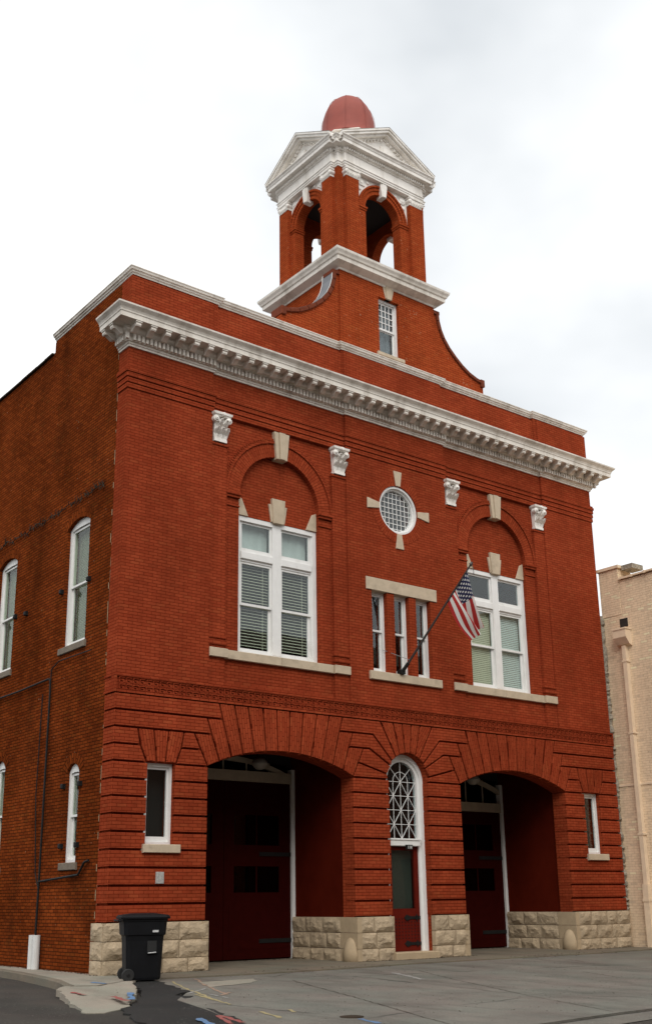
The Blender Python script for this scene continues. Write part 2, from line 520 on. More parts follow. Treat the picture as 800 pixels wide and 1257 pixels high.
def area(poly):
    return 0.5 * sum(poly[i][0] * poly[(i + 1) % len(poly)][1] - poly[(i + 1) % len(poly)][0] * poly[i][1] for i in range(len(poly)))


def inset(poly, d):
    if area(poly) < 0:
        d = -d
    n = len(poly)
    o = []
    for i in range(n):
        p0, p1, p2 = Vector(poly[i - 1][:2]), Vector(poly[i][:2]), Vector(poly[(i + 1) % n][:2])
        a, b = (p1 - p0).normalized(), (p2 - p1).normalized()
        na, nb_ = Vector((-a.y, a.x)), Vector((-b.y, b.x))
        m = na + nb_
        m = m / max(m.dot(na), 0.25)
        o.append((p1.x + m.x * d, p1.y + m.y * d))
    return o


def arc(cx, cz, r, a0, a1, n):
    return [(cx + r * math.cos(R(a0 + (a1 - a0) * k / n)), cz + r * math.sin(R(a0 + (a1 - a0) * k / n))) for k in range(n + 1)]


def arched(u0, u1, v0, spring, rise, n=14):
    """opening outline: sill, jambs and a segmental or round head"""
    h = (u1 - u0) / 2
    r = (h * h + rise * rise) / (2 * rise)
    cx, cz = (u0 + u1) / 2, spring + rise - r
    a = math.degrees(math.asin(min(1, h / r)))
    if rise > h - 1e-6:
        a = 90
    return [(u0, v0), (u1, v0)] + [(cx + r * math.sin(R(a - 2 * a * k / n)), cz + r * math.cos(R(a - 2 * a * k / n))) for k in range(n + 1)]


def thing(name, label, cat, group=None, loc=(0, 0, 0), rotz=0):
    o = bpy.data.objects.new(name, None)
    COL.objects.link(o)
    o.location = loc
    o.rotation_euler = (0, 0, rotz)
    o['label'] = label
    o['category'] = cat
    if group:
        o['group'] = group
    o.empty_display_size = 0.3
    return o


def struct(o, label=None):
    o['kind'] = 'structure'
    if label:
        o['label'] = label
    return o


# ------------------------------------------------------------------ ground
W = 15.335
CX = W / 2
GZ = -0.10


def apz(y):
    return -0.10 + 0.0106 * min(y, 0)


g = MB()
g.v = [(-400, -400, -0.23), (400, -400, -0.23), (400, 400, -0.23), (-400, 400, -0.23)]
g.f = [(0, 1, 2, 3)]
struct(g.build('road', 'asphalt'), 'dark worn asphalt street and side lane around the station')


def jag(pts, amp, stp=0.16):
    o = []
    for i in range(len(pts)):
        a, c = Vector(pts[i]), Vector(pts[(i + 1) % len(pts)])
        m = max(1, int((c - a).length / stp))
        for k in range(m):
            q = a.lerp(c, k / m)
            j = amp * (noise.noise(Vector((q.x * 4, q.y * 4, 1.7))) + 0.6 * random.uniform(-1, 1)) if k else 0.0
            d = (c - a).normalized()
            o.append((q.x - d.y * j, q.y + d.x * j))
    return o


def sheet(name, pts, material, zf, label=None, thick=0.0, parent=None, kind='structure', rag=0.0):
    b = MB()
    if rag:
        pts = jag(pts, rag)
    n = len(pts)
    a = [b.vert(x, y, zf(x, y)) for x, y in pts]
    b.face(a)
    if thick:
        c = [b.vert(x, y, zf(x, y) - thick) for x, y in pts]
        for k in range(n):
            j = (k + 1) % n
            b.face([a[k], c[k], c[j], a[j]])
    o = b.build(name, material, parent)
    if kind:
        o['kind'] = kind
    if label:
        o['label'] = label
    return o


za = lambda x, y: apz(y)
# apron slab in front of the station, its left edge cut by the asphalt
sheet('apron', [(0.15, -1.3), (-0.55, -3.8), (-1.3, -4.75), (-1.8, -6.45), (-2.3, -7.8), (-3.1, -9.9), (-2.0, -10.15), (0.5, -10.05), (2.0, -9.88), (4.0, -9.8), (15.4, -9.6), (15.4, -1.3)],
      'apron_concrete', za, 'grey cracked concrete apron sloping down from the station doors', 0.2)
# tan weathered strip along the foot of the building, running into the vehicle recesses
sheet('pavement_strip', [(0.15, -1.29), (0.1, 3.0), (15.38, 3.0), (15.38, -1.22), (12.0, -1.42), (8.5, -1.34), (6.6, -1.32), (4.4, -1.5), (2.6, -1.55), (1.6, -1.5)],
      'strip_concrete', lambda x, y: GZ + 0.012, 'tan stained concrete strip along the foot of the facade', 0.08)
# gutter pan beyond the apron
sheet('gutter', [(-3.2, -10.0), (-2.0, -10.25), (0.5, -10.15), (2.0, -9.98), (4.0, -9.9), (15.4, -9.7), (15.4, -10.25), (4.0, -10.45), (2.0, -10.53), (0.5, -10.7), (-2.2, -10.85), (-3.6, -10.7)],
      'apron_concrete', lambda x, y: -0.222, 'concrete gutter pan along the street edge of the apron')
# sidewalk with kerb beside the station
SW = [(0.10, 14.0), (-0.35, 14.0), (-0.40, 6.0), (-0.47, 3.67), (-0.61, 2.29), (-0.86, 0.75), (-1.10, -0.5), (-1.45, -1.6), (-1.55, -1.95), (-1.2, -2.1), (-0.15, -1.35), (0.10, -1.0)]
sw = sheet('sidewalk', SW, 'pale_concrete', lambda x, y: -0.085, 'pale concrete sidewalk running along the brick side wall', 0.2)
kb = MB()
kp = SW[1:9]
pr = [(0.0, -0.24), (0.10, -0.24), (0.09, -0.11), (0.07, -0.092), (0.0, -0.081)]
kb.sweep([p for p in kp], pr)
kb.build('kerb', 'strip_concrete', sw)
# lighter ramp of concrete where the sidewalk meets the lane
RP = [(-1.52, -1.97), (-1.34, -0.35), (-1.72, -1.15), (-2.2, -2.9), (-2.56, -4.1), (-2.84, -5.0), (-2.4, -4.95), (-1.75, -4.2), (-1.15, -3.25), (-0.6, -2.2), (-0.2, -1.42)]
RP = [(-1.50, -2.00), (-1.66, -1.85), (-1.90, -2.1), (-2.2, -2.95), (-2.56, -4.05), (-2.84, -4.95), (-2.62, -5.08), (-2.4, -4.9), (-1.95, -4.55), (-1.6, -3.95), (-1.15, -3.25), (-0.62, -2.25), (-0.2, -1.42), (-1.2, -2.13)]


def rz(x, y):
    k = min(1, max(0, (-y - 1.8) / 3.0))
    return -0.088 - 0.13 * k


sheet('ramp', RP, 'pale_concrete', rz, 'pale broken concrete ramp at the sidewalk corner', 0.1, rag=0.05)
# fresh black asphalt patch beside the bin
def fz(x, y):
    return apz(y) + 0.006 if x > -1.4 - 0.0 * y else -0.19


PT = [(-0.17, -1.40), (0.13, -1.33), (0.10, -1.85), (-0.50, -3.8), (-0.95, -4.1), (-0.85, -4.45), (-1.30, -4.78), (-1.72, -6.45), (-2.25, -7.9), (-2.95, -9.7), (-3.6, -9.9), (-2.9, -6.4), (-2.3, -4.98), (-1.56, -4.0), (-1.1, -3.3), (-0.58, -2.25)]


def pz(x, y):
    """flush with the apron on its edge, falling to the lane beyond it"""
    ex = 0.13 - 0.34 * (-y - 1.3)
    t = min(1.0, max(0.0, (ex - x) / 0.9)) if y < -2.0 else 0.0
    return (apz(y) + 0.008) * (1 - t) + (-0.205) * t


sheet('asphalt_patch', PT, 'fresh_asphalt', pz, 'fresh black asphalt patch joining the apron and the lane', 0.05, rag=0.07)
# old repair patches and cracks on the apron
sheet('repair_patch', [(0.55, -2.35), (1.72, -2.3), (1.50, -2.75), (1.2, -3.0), (0.2, -3.3)], 'pale_concrete', lambda x, y: apz(y) + 0.005, 'pale concrete repair patch in the apron', rag=0.05)


def strip(pts, wd, jit=0.0):
    b = MB()
    prev = None
    P_ = []
    for i in range(len(pts) - 1):
        a, c = Vector(pts[i]), Vector(pts[i + 1])
        m = max(2, int((c - a).length / 0.12))
        for k in range(m):
            P_.append(a.lerp(c, k / m))
    P_.append(Vector(pts[-1]))
    for i, p in enumerate(P_):
        d = (P_[min(i + 1, len(P_) - 1)] - P_[max(i - 1, 0)]).normalized()
        nn = Vector((-d.y, d.x))
        o = random.uniform(-jit, jit)
        wl = wd * random.uniform(0.5, 1.1) / 2
        z = max(apz(p.y), -0.225) + 0.0045
        if p.x < -0.1 and p.y > -5.5 and wd > 0.05:
            z = max(z, rz(p.x, p.y) + 0.006, -0.079 if p.y > -2.1 else -9)
        cur = (b.vert(p.x + nn.x * (wl + o), p.y + nn.y * (wl + o), z), b.vert(p.x - nn.x * (wl - o), p.y - nn.y * (wl - o), z))
        if prev:
            b.face([prev[0], cur[0], cur[1], prev[1]])
        prev = cur
    return b


for pts in ([(2.02, -3.05), (1.51, -4.36), (0.84, -6.17), (0.22, -7.74), (-0.18, -8.72), (-0.6, -9.9)], [(5.3, -2.7), (5.11, -3.05), (4.30, -4.64), (3.60, -6.19), (2.9, -7.7), (2.1, -9.8)],
            [(7.33, -5.03), (6.72, -6.35)], [(10.4, -1.6), (9.9, -2.7), (9.6, -3.2)], [(3.0, -1.65), (2.2, -2.2)]):
    struct(strip(pts, 0.015, 0.014).build('crack', 'tile_dark'), 'thin dark joint crack in the concrete apron')
for pts, m_, wd in (([(-0.69, -4.25), (-1.11, -5.86)], 'yellow_spray', 0.07), ([(-1.34, -6.87), (-1.56, -7.63)], 'yellow_spray', 0.08), ([(-0.91, -6.91), (-1.03, -7.22)], 'yellow_spray', 0.06),
                    ([(0.93, -1.66), (0.3, -3.0), (-0.33, -4.56)], 'orange_spray', 0.06), ([(-0.5, -4.3), (-0.62, -5.08)], 'white_spray', 0.06), ([(0.3, -1.9), (-0.1, -2.9), (-0.35, -3.5)], 'yellow_spray', 0.06),
                    ([(-0.35, -3.6), (-0.95, -5.2)], 'yellow_spray', 0.07), ([(0.05, -3.4), (-0.75, -4.1)], 'white_spray', 0.06), ([(-0.1, -4.3), (-0.45, -4.6)], 'orange_spray', 0.09),
                    ([(-1.98, -6.9), (-2.19, -7.73)], 'red_spray', 0.10), ([(-2.0, -6.9), (-2.38, -7.75)], 'red_spray', 0.09), ([(-2.35, -7.0), (-2.6, -7.7)], 'blue_spray', 0.11), ([(-0.87, -8.34), (-1.02, -8.83)], 'blue_spray', 0.08),
                    ([(-1.01, -1.48), (-1.0, -1.95)], 'blue_spray', 0.12), ([(-1.44, -3.62), (-1.8, -4.3)], 'blue_spray', 0.12), ([(-1.25, -3.3), (-1.42, -3.6)], 'blue_spray', 0.12), ([(-1.95, -2.67), (-1.97, -3.16)], 'red_spray', 0.12), ([(-1.78, -3.7), (-1.95, -4.45)], 'red_spray', 0.11),
                    ([(4.52, -2.82), (3.85, -4.40)], 'white_spray', 0.13)):
    nm = {'yellow_spray': 'yellow', 'orange_spray': 'orange', 'red_spray': 'red', 'blue_spray': 'blue', 'white_spray': 'white'}[m_]
    struct(strip(pts, wd, 0.02).build('paint_mark', m_), nm + ' sprayed utility mark on the ground')
cv = MB()
cv.lathe(-0.82, -8.1, [(0.15, apz(-8.1) - 0.02), (0.15, apz(-8.1) + 0.008), (0.12, apz(-8.1) + 0.012)], 20)
struct(cv.build('utility_cover', 'tile_dark'), 'small round dark utility cover in the apron')

# ------------------------------------------------------------------ the fire station
FS = thing('fire_station', 'red painted brick fire station with white cornice, arched vehicle doors and belfry tower', 'fire station')
Z0, BH = 0.828, 0.3335                     # top of the stone base, height of one rusticated course
ZV = Z0 + 9 * BH                           # springing of the vehicle arches
ZT = Z0 + 13 * BH                          # underside of the key-pattern band
JT = 0.0195                                 # half width of a recessed joint
L1, L2, L3 = ZV + 3 * BH, ZV + 2 * BH, ZV + BH
VEH = [(2.13, 6.0), (W - 6.0, W - 2.13)]
AX = [(a + b) / 2 for a, b in VEH]
HS = (VEH[0][1] - VEH[0][0]) / 2           # half span of a vehicle arch
RISE = 0.42
AR = (HS * HS + RISE * RISE) / (2 * RISE)
DOOR = (CX - 0.63, CX + 0.63)
SMALL = [(0.735, 1.385), (W - 1.385, W - 0.735)]
SMZ = (2.27, ZV + 0.01)


def soffit(off):
    return ZV + RISE - AR + math.sqrt(AR * AR - off * off)


# ground floor wall behind the blocks
gw = MB(mfront)
holes = [arched(a, b, -0.18, ZV, RISE, 20) for a, b in VEH] + [arched(DOOR[0], DOOR[1], -0.18, ZV, 0.63, 20)]
holes = [[(p[0], p[1]) for p in h] for h in holes]
# openings reach the ground, so the wall outline runs around them
outl = [(0.03, -0.2)]
for h in (holes[0], holes[2], holes[1]):
    outl += [(h[0][0], -0.2)] + [tuple(q) for q in h[2:]][::-1] + [(h[1][0], -0.2)]
outl += [(W - 0.03, -0.2), (W - 0.03, ZT + 0.02), (0.03, ZT + 0.02)]
gw.wall(outl, [[(a, SMZ[0]), (b, SMZ[0]), (b, SMZ[1]), (a, SMZ[1])] for a, b in SMALL], 0.042, 0.42)
gw.build('ground_floor_wall', 'painted_brick', FS)

Y0 = -0.035                                # face of the blocks


def block(poly, name='block', deep=0.40, radial=None, jt=JT):
    b = MB(mfront)
    pol = inset(poly, jt)
    if area(pol) < 0:
        pol = pol[::-1]
    y = Y0 + random.uniform(-0.004, 0.004)
    if radial is not None:
        cs, sn = math.cos(radial), math.sin(radial)
        uvf = lambda p: (p[0] * sn + p[1] * cs, p[0] * cs - p[1] * sn)
        b.prism(pol, y, 0.05, 0.008, uvf)
        return b.build(name, 'painted_brick_radial', FS)
    b.prism(pol, y, deep, 0.008)
    return b.build(name, 'painted_brick', FS)


def rect(a, b, c, d):
    return [(a, c), (b, c), (b, d), (a, d)]


def mir(poly):
    return [(W - p[0], p[1]) for p in poly][::-1]


def both(poly, **k):
    block(poly, **k)
    k = dict(k)
    if k.get('radial') is not None:
        k['radial'] = -k['radial']
    block(mir(poly), **k)


XE = -0.045                                # outer end of the corner blocks
for k in range(9):
    z0, z1 = Z0 + k * BH, Z0 + (k + 1) * BH
    a, b_ = SMALL[0]
    if z1 > SMZ[0] + 0.12:
        both(rect(XE, a + JT + 0.008, z0, z1))
        both(rect(b_ - JT - 0.008, VEH[0][0] + 0.03, z0, z1))
    elif z1 > SMZ[0] - 0.2:
        both(rect(XE, VEH[0][0] + 0.025, z0, z1))
    else:
        both(rect(XE, VEH[0][0] + 0.025, z0, z1))
    both(rect(VEH[0][1] - 0.03, DOOR[0] + JT + 0.012, z0, z1), deep=0.30)

# garage arch radial joints: offset and height above, offset on the soffit
GJ = [(2.09, L3, 1.925), (1.83, L2, 1.635), (1.565, L1, 1.345), (1.28, ZT, 1.045), (0.93, ZT, 0.75), (0.55, ZT, 0.45), (0.18, ZT, 0.15)]


def gline(j, z):
    """offset of garage joint j at height z (straight line through its two points)"""
    t, zt, s = GJ[j]
    zs = soffit(s) if j else ZV
    return s + (t - s) * (z - zs) / (zt - zs)


CJ = [(1.56, L3, 0.655, ZV + 0.12), (1.17, L2, 0.53, ZV + 0.31), (1.06, L1, 0.49, ZV + 0.42), (0.83, ZT, 0.365, ZV + 0.52), (0.43, ZT, 0.245, ZV + 0.585), (0.145, ZT, 0.08, ZV + 0.63)]
for side in (-1, 1):
    # left arch is built at AX[0]; both() mirrors it
    ax = AX[0]
    S = lambda off: ax + side * off
    # voussoirs that reach the band
    for j in range(3, 6):
        p = [(S(GJ[j][2]), soffit(GJ[j][2])), (S(gline(j, ZT)), ZT), (S(gline(j + 1, ZT)), ZT), (S(GJ[j + 1][2]), soffit(GJ[j + 1][2]))]
        both(p, name='voussoir', radial=side * 0.14 * (GJ[j][2] + GJ[j + 1][2]) / 2)
    # stepped voussoirs beside the springing
    for j, (za_, top) in enumerate(((L3, L2), (L2, L1), (L1, ZT))):
        p = [(S(GJ[j][2]), soffit(GJ[j][2]) if j else ZV), (S(gline(j, za_)), za_), (S(gline(j, top)), top), (S(gline(j + 1, top)), top), (S(GJ[j + 1][2]), soffit(GJ[j + 1][2]))]
        p = [(S(GJ[j][2]), soffit(GJ[j][2]) if j else ZV), (S(gline(j, top)), top), (S(gline(j + 1, top)), top), (S(GJ[j + 1][2]), soffit(GJ[j + 1][2]))]
        both(p, name='voussoir', radial=side * 0.24)
p = [(AX[0] - 0.15, soffit(0.15)), (AX[0] - 0.18, ZT), (AX[0] + 0.18, ZT), (AX[0] + 0.15, soffit(0.15))]
both(p, name='voussoir', radial=0.0)
# end piers: courses running into the arch, flat arch over the small window
gl = lambda j, z: AX[0] - gline(j, z)
wl_, wr_ = SMALL[0]
wz = SMZ[1]
both([(XE, L1), (gl(2, L1), L1), (gl(2, ZT), ZT), (XE, ZT)])
both([(XE, L2), (gl(1, L2), L2), (gl(1, L1), L1), (XE, L1)])
ja, jb = 0.505, W
both([(XE, L3), (0.575, L3), (0.51, L2), (XE, L2)])
both([(XE, ZV), (wl_ - 0.01, ZV), (0.575, L3), (XE, L3)])
both([(wr_ + 0.01, ZV), (VEH[0][0] + 0.02, ZV), (gl(0, L3), L3), (1.515, L3)])
both([(1.515, L3), (gl(0, L3), L3), (gl(0, L2), L2), (1.575, L2)])
both([(wl_ - 0.01, wz), (0.955, wz), (0.87, L2), (0.51, L2), (0.575, L3)], name='voussoir', radial=-0.2)
both([(0.955, wz), (1.155, wz), (1.215, L2), (0.87, L2)], name='voussoir', radial=0.0)
both([(1.155, wz), (wr_ + 0.01, wz), (1.515, L3), (1.575, L2), (1.215, L2)], name='voussoir', radial=0.2)
# piers between the vehicle arches and the entrance arch
gr = lambda j, z: AX[0] + gline(j, z)
cl = lambda j: CX - CJ[j][0]
cb = lambda j: (CX - CJ[j][2], CJ[j][3])
dz0 = ZV
both([(VEH[0][1] - 0.02, ZV), (DOOR[0] + 0.01, ZV), cb(0), (gr(0, L3), L3)])
both([(gr(0, L3), L3), cb(0), cb(1), (cl(1), L2), (gr(0, L2), L2)])
both([(gr(1, L2), L2), (cl(1), L2), cb(1), cb(2), (cl(2), L1), (gr(1, L1), L1)])
both([(gr(2, L1), L1), (cl(2), L1), cb(2), cb(3), (cl(3), ZT), (gr(2, ZT), ZT)])
for j in range(3, 5):
    both([cb(j), cb(j + 1), (cl(j + 1), ZT), (cl(j), ZT)], name='voussoir', radial=-0.5 * (1.3 if j == 3 else 0.6))
block([(CX - 0.08, CJ[5][3]), (CX + 0.08, CJ[5][3]), (CX + 0.145, ZT), (CX - 0.145, ZT)], name='voussoir', radial=0.0)

# key-pattern band
kb_ = MB(mfront)
BZ0, BZ1 = ZT + 0.005, 5.53
kb_.box(-0.05, W + 0.05, BZ0, BZ0 + 0.045, -0.05, 0.415)
kb_.box(-0.05, W + 0.05, BZ1 - 0.045, BZ1, -0.05, 0.415)
kb_.box(-0.03, W + 0.03, BZ0 + 0.045, BZ1 - 0.045, -0.012, 0.415)
for e in (-0.049, W + 0.003):
    kb_.box(e, e + 0.046, BZ0 + 0.046, BZ1 - 0.046, -0.049, 0.1)
kb_.build('string_course', 'painted_brick', FS)
kk = MB(mfront)
cw = 0.1545
t_ = 0.018
rows = ((BZ0 + 0.055, BZ0 + 0.165), (BZ0 + 0.175, BZ1 - 0.055))
n = int((W - 0.1) / cw)
for i in range(n):
    x = 0.05 + i * cw
    for q, (a, b_) in enumerate(rows):
        h = b_ - a
        hs = (-0.036, 0.0)
        kk.box(x, x + cw * 0.86, b_ - t_, b_, *hs)
        kk.box(x, x + t_, a, b_ - t_, *hs)
        kk.box(x + t_, x + cw * 0.66, a, a + t_, *hs)
        kk.box(x + cw * 0.66 - t_, x + cw * 0.66, a + t_, a + h * 0.62, *hs)
        kk.box(x + t_ * 2.2, x + cw * 0.66 - t_, a + h * 0.62 - t_, a + h * 0.62, *hs)
kk.build('key_pattern', 'painted_brick', FS, kind='stuff')

# ---- stone base
def rock(x0, x1, z0, z1, y, name='stone', mp=mfront, depth=0.12, amp=0.045, parent=None):
    """rock-faced stone: flat margin, bulging broken face"""
    b = MB(mp)
    nx = max(5, min(11, int((x1 - x0) / 0.06)))
    nz = 6
    idx = {}
    sd = Vector((random.uniform(0, 99), random.uniform(0, 99), random.uniform(0, 99)))
    tx, tz = random.uniform(-0.5, 0.5), random.uniform(-0.6, 0.6)
    for i in range(nx + 1):
        for j in range(nz + 1):
            fu, fv = i / nx, j / nz
            edge = i in (0, nx) or j in (0, nz)
            u = x0 + (x1 - x0) * fu
            v_ = z0 + (z1 - z0) * fv
            if not edge:
                u += random.uniform(-0.3, 0.3) * (x1 - x0) / nx
                v_ += random.uniform(-0.3, 0.3) * (z1 - z0) / nz
            e_ = min(1.0, 3.2 * min(fu, 1 - fu) * (x1 - x0) / 0.33, 3.2 * min(fv, 1 - fv))
            nn = noise.noise(Vector((u * 3.2, v_ * 4.0, 0)) + sd) + 0.6 * noise.noise(Vector((u * 9, v_ * 11, 3)) + sd)
            bul = amp * e_ * (0.75 + 0.9 * nn + 0.5 * (tx * (fu - 0.5) + tz * (fv - 0.5)))
            idx[i, j] = b.vert(u, v_, y if edge else y - max(0.002, bul) - random.uniform(0, 0.005))
    for i in range(nx):
        for j in range(nz):
            q = [idx[i, j], idx[i + 1, j], idx[i + 1, j + 1], idx[i, j + 1]]
            if random.random() < 0.5:
                b.face([q[0], q[1], q[2]]); b.face([q[0], q[2], q[3]])
            else:
                b.face([q[0], q[1], q[3]]); b.face([q[1], q[2], q[3]])
    back = [b.vert(u, v_, y + depth) for u, v_ in ((x0, z0), (x1, z0), (x1, z1), (x0, z1))]
    rim = [[idx[i, 0] for i in range(nx + 1)], [idx[nx, j] for j in range(nz + 1)], [idx[i, nz] for i in range(nx, -1, -1)], [idx[0, j] for j in range(nz, -1, -1)]]
    for k in range(4):
        b.face(rim[k] + [back[(k + 1) % 4], back[k]])
    b.face(back[::-1])
    return b.build(name, 'rock_stone', parent or FS)


BZ = -0.16
CH = (Z0 - BZ) / 3
YS = -0.075


def stone_run(x0, x1, y, mp=mfront, seed=0, big_last=False, depth=0.12):
    random.seed(100 + seed)
    for k in range(3):
        z0, z1 = BZ + k * CH, BZ + (k + 1) * CH
        cuts = [x0]
        wd = x1 - x0
        n = max(1, round(wd / random.uniform(0.5, 0.72)))
        for i in range(1, n):
            cuts.append(x0 + wd * (i + random.uniform(-0.22, 0.22)) / n)
        cuts.append(x1)
        for a, b_ in zip(cuts, cuts[1:]):
            rock(a + 0.006, b_ - 0.006, z0 + 0.006, z1 - 0.006, y, mp=mp, depth=depth)


bk = MB(mfront)
for a, b_ in ((0.0, VEH[0][0]), (VEH[0][1], DOOR[0] - 0.01), (DOOR[1] + 0.01, VEH[1][0]), (VEH[1][1], W)):
    bk.box(a + 0.01, b_ - 0.01, -0.2, Z0 - 0.004, YS + 0.02, 0.46)
bk.build('base_core', 'smooth_stone', FS)
stone_run(-0.10, VEH[0][0] + 0.07, YS, seed=1)
stone_run(VEH[0][1] + 0.06, DOOR[0] + 0.02, YS, seed=2)
stone_run(DOOR[1] - 0.02, VEH[1][0] + 0.06, YS, seed=3)
stone_run(VEH[1][1] + 0.10, W + 0.06, YS, seed=4)
# left return of the corner stones and their right-hand neighbours
stone_run(-0.06, 0.42, -0.105, mp=lambda u, v_, d: (d, u, v_), seed=5)


def mright(x):
    return lambda u, v_, d: (x - d, u, v_)       # reveal facing left (towards the camera): seen from inside the recess


def jamb(x, sgn):
    """stone and brick jamb of a vehicle recess at x; sgn -1: it faces left, +1: it faces right"""
    mpj = lambda u, v_, d: (x + sgn * (-d) if sgn > 0 else x + d, u, v_)
    stone_run(0.50, 2.30, -0.02, mp=mpj, seed=6 + int(x * 3), depth=0.10)
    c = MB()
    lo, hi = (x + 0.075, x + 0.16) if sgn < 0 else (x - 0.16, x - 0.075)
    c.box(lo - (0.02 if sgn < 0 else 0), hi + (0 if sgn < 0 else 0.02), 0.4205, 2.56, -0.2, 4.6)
    c.build('recess_wall', 'shaded_maroon_plaster', FS)
    # smooth dressed corner stones with the rounded wheel guard
    d = MB()
    a0, a1 = (x - 0.03, x + 0.10) if sgn < 0 else (x - 0.10, x + 0.03)
    for k in range(3):
        d.box(a0, a1, -0.09, 0.49, BZ + k * CH + 0.004, BZ + (k + 1) * CH - 0.004)
    d.build('corner_stone', 'smooth_stone', FS)
    gd = MB()
    xx = x + 0.05 if sgn < 0 else x - 0.05
    gd.lathe(xx, 0.16, [(0.235, -0.15), (0.23, 0.08), (0.215, 0.18), (0.185, 0.27), (0.14, 0.35), (0.08, 0.40), (0.02, 0.42)], 18)
    gd.build('wheel_guard', 'smooth_stone', FS, smooth=True)


for a, b_ in VEH:
    jamb(b_ - 0.0, -1)
    jamb(a + 0.0, 1)

# recess ceilings, back wall, vehicle doors
DY = 2.35


def lamp(parent, x, z):
    b = MB()
    b.tube([(x, DY - 0.04, z + 0.24), (x, DY - 0.3, z + 0.24), (x, DY - 0.45, z + 0.16)], 0.025, 8)
    o = b.build('recess_lamp', 'black_iron', parent)
    s = MB()
    s.lathe(x, DY - 0.45, [(0.06, z + 0.16), (0.13, z + 0.13), (0.20, z + 0.02), (0.19, z), (0.10, z - 0.10), (0.03, z - 0.12)], 16)
    s.build('lamp_shade', 'lamp_glass', o, smooth=True)


for side, (a, b_) in enumerate(VEH):
    lo, hi = a - 0.075, b_ + 0.075
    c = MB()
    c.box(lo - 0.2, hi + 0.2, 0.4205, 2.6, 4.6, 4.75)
    c.build('recess_ceiling', 'shaded_maroon_plaster', FS)
    c = MB()
    c.box(lo, hi, DY + 0.06, DY + 0.2, -0.2, 4.6)
    c.build('recess_back_wall', 'dark_void', FS)
    # frame: posts, transom, arched head
    f = MB()
    x0, x1 = a - 0.02, b_ + 0.02
    zt = 3.86 if side == 0 else 3.44
    f.box(x0 - 0.05, x0 + 0.10, DY - 0.10, DY + 0.06, -0.09, 4.2)
    f.build('door_post', 'window_paint', FS)
    f = MB()
    f.box(x1 - 0.06, x1 + 0.06, DY - 0.10, DY + 0.06, -0.09, 4.2)
    fo = f.build('door_post', 'window_paint', FS)
    f2 = MB()
    f2.box(x0 + 0.102, x1 - 0.062, DY - 0.11, DY + 0.055, zt, zt + 0.24)
    # arched head strip
    h = (x1 - x0) / 2
    m_ = (x0 + x1) / 2
    ys = (DY - 0.09, DY + 0.05)
    prev = None
    for k in range(21):
        q = -1 + 2 * k / 20
        zz = 4.02 + 0.42 * (1 - q * q)
        cur = [f2.vert(m_ + q * h, y, z) for y in ys for z in (zz - 0.11, zz)]
        if prev:
            for i0, i1 in ((0, 1), (1, 3), (3, 2), (2, 0)):
                f2.face([prev[i0], prev[i1], cur[i1], cur[i0]])
        prev = cur
    f2.build('transom', 'beige_beam', fo)
    # transom light: glass with muntins
    tg = MB()
    tg.box(x0 + 0.1, x1 - 0.1, DY + 0.012, DY + 0.02, zt + 0.24, 4.3)
    tg.build('transom_pane', 'glass_dim', fo)
    tm = MB()
    for k in range(1, 6):
        xx = x0 + (x1 - x0) * k / 6
        tm.box(xx - 0.015, xx + 0.015, DY - 0.01, DY + 0.01, zt + 0.24, 4.32)
    tm.build('muntin', 'beige_beam', fo)
    # two pairs of leaves
    lw = (x1 - 0.062 - x0 - 0.102) / 2
    for k in range(2):
        d0 = x0 + 0.102 + k * lw + 0.006
        d1 = d0 + lw - 0.012
        d = MB(mfront)
        pn = [rect(d0 + 0.27, d1 - 0.32, 2.42, 3.10), rect(d0 + 0.27, d1 - 0.32, 1.37, 1.95)]
        d.wall(rect(d0, d1, -0.06, zt - 0.008), pn, DY - 0.045, DY + 0.02)
        d.box(d0 + 0.14, d1 - 0.14, 0.15, 1.1, DY - 0.053, DY - 0.0452)
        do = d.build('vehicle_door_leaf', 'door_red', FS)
        for q in pn:
            pz = MB(mfront)
            pz.box(q[0][0], q[1][0], q[0][1], q[2][1], DY - 0.01, DY - 0.002)
            pz.build('pane', 'glass_dim', do)
            mb_ = MB(mfront)
            xm = (q[0][0] + q[1][0]) / 2
            mb_.box(xm - 0.015, xm + 0.015, q[0][1], q[2][1], DY - 0.03, DY - 0.0105)
            mb_.build('muntin', 'door_red', do)
        for z in (0.27, 2.18):
            hg = MB(mfront)
            hx = (d1 - 0.9, d1 + 0.0) if k % 2 else (d0, d0 + 0.9)
            hg.box(hx[0], hx[1], z, z + 0.09, DY - 0.066, DY - 0.054)
            hg.build('strap_hinge', 'black_iron', do)
    lamp(FS, m_ + 0.72 if side == 0 else m_ + 0.5, 4.22)

# ---- entrance door and fanlight
ED = 0.27
x0, x1 = DOOR
fr = MB(mfront)
out_ = arched(x0 + 0.004, x1 - 0.004, 0.0, ZV, 0.626, 24)
inn = arched(x0 + 0.17, x1 - 0.17, 0.0, ZV, 0.46, 24)
inn2 = arched(x0 + 0.09, x1 - 0.09, 0.0, ZV, 0.54, 24)


def ringframe(b, o, i, c0, c1):
    m = len(o)
    vo0, vi0 = [b.vert(p[0], p[1], c0) for p in o], [b.vert(p[0], p[1], c0) for p in i]
    vo1, vi1 = [b.vert(p[0], p[1], c1) for p in o], [b.vert(p[0], p[1], c1) for p in i]
    for k in range(m):
        j = (k + 1) % m
        b.face([vo0[k], vo0[j], vi0[j], vi0[k]])
        b.face([vo1[k], vi1[k], vi1[j], vo1[j]])
        b.face([vi0[k], vi0[j], vi1[j], vi1[k]])
        b.face([vo0[k], vo1[k], vo1[j], vo0[j]])


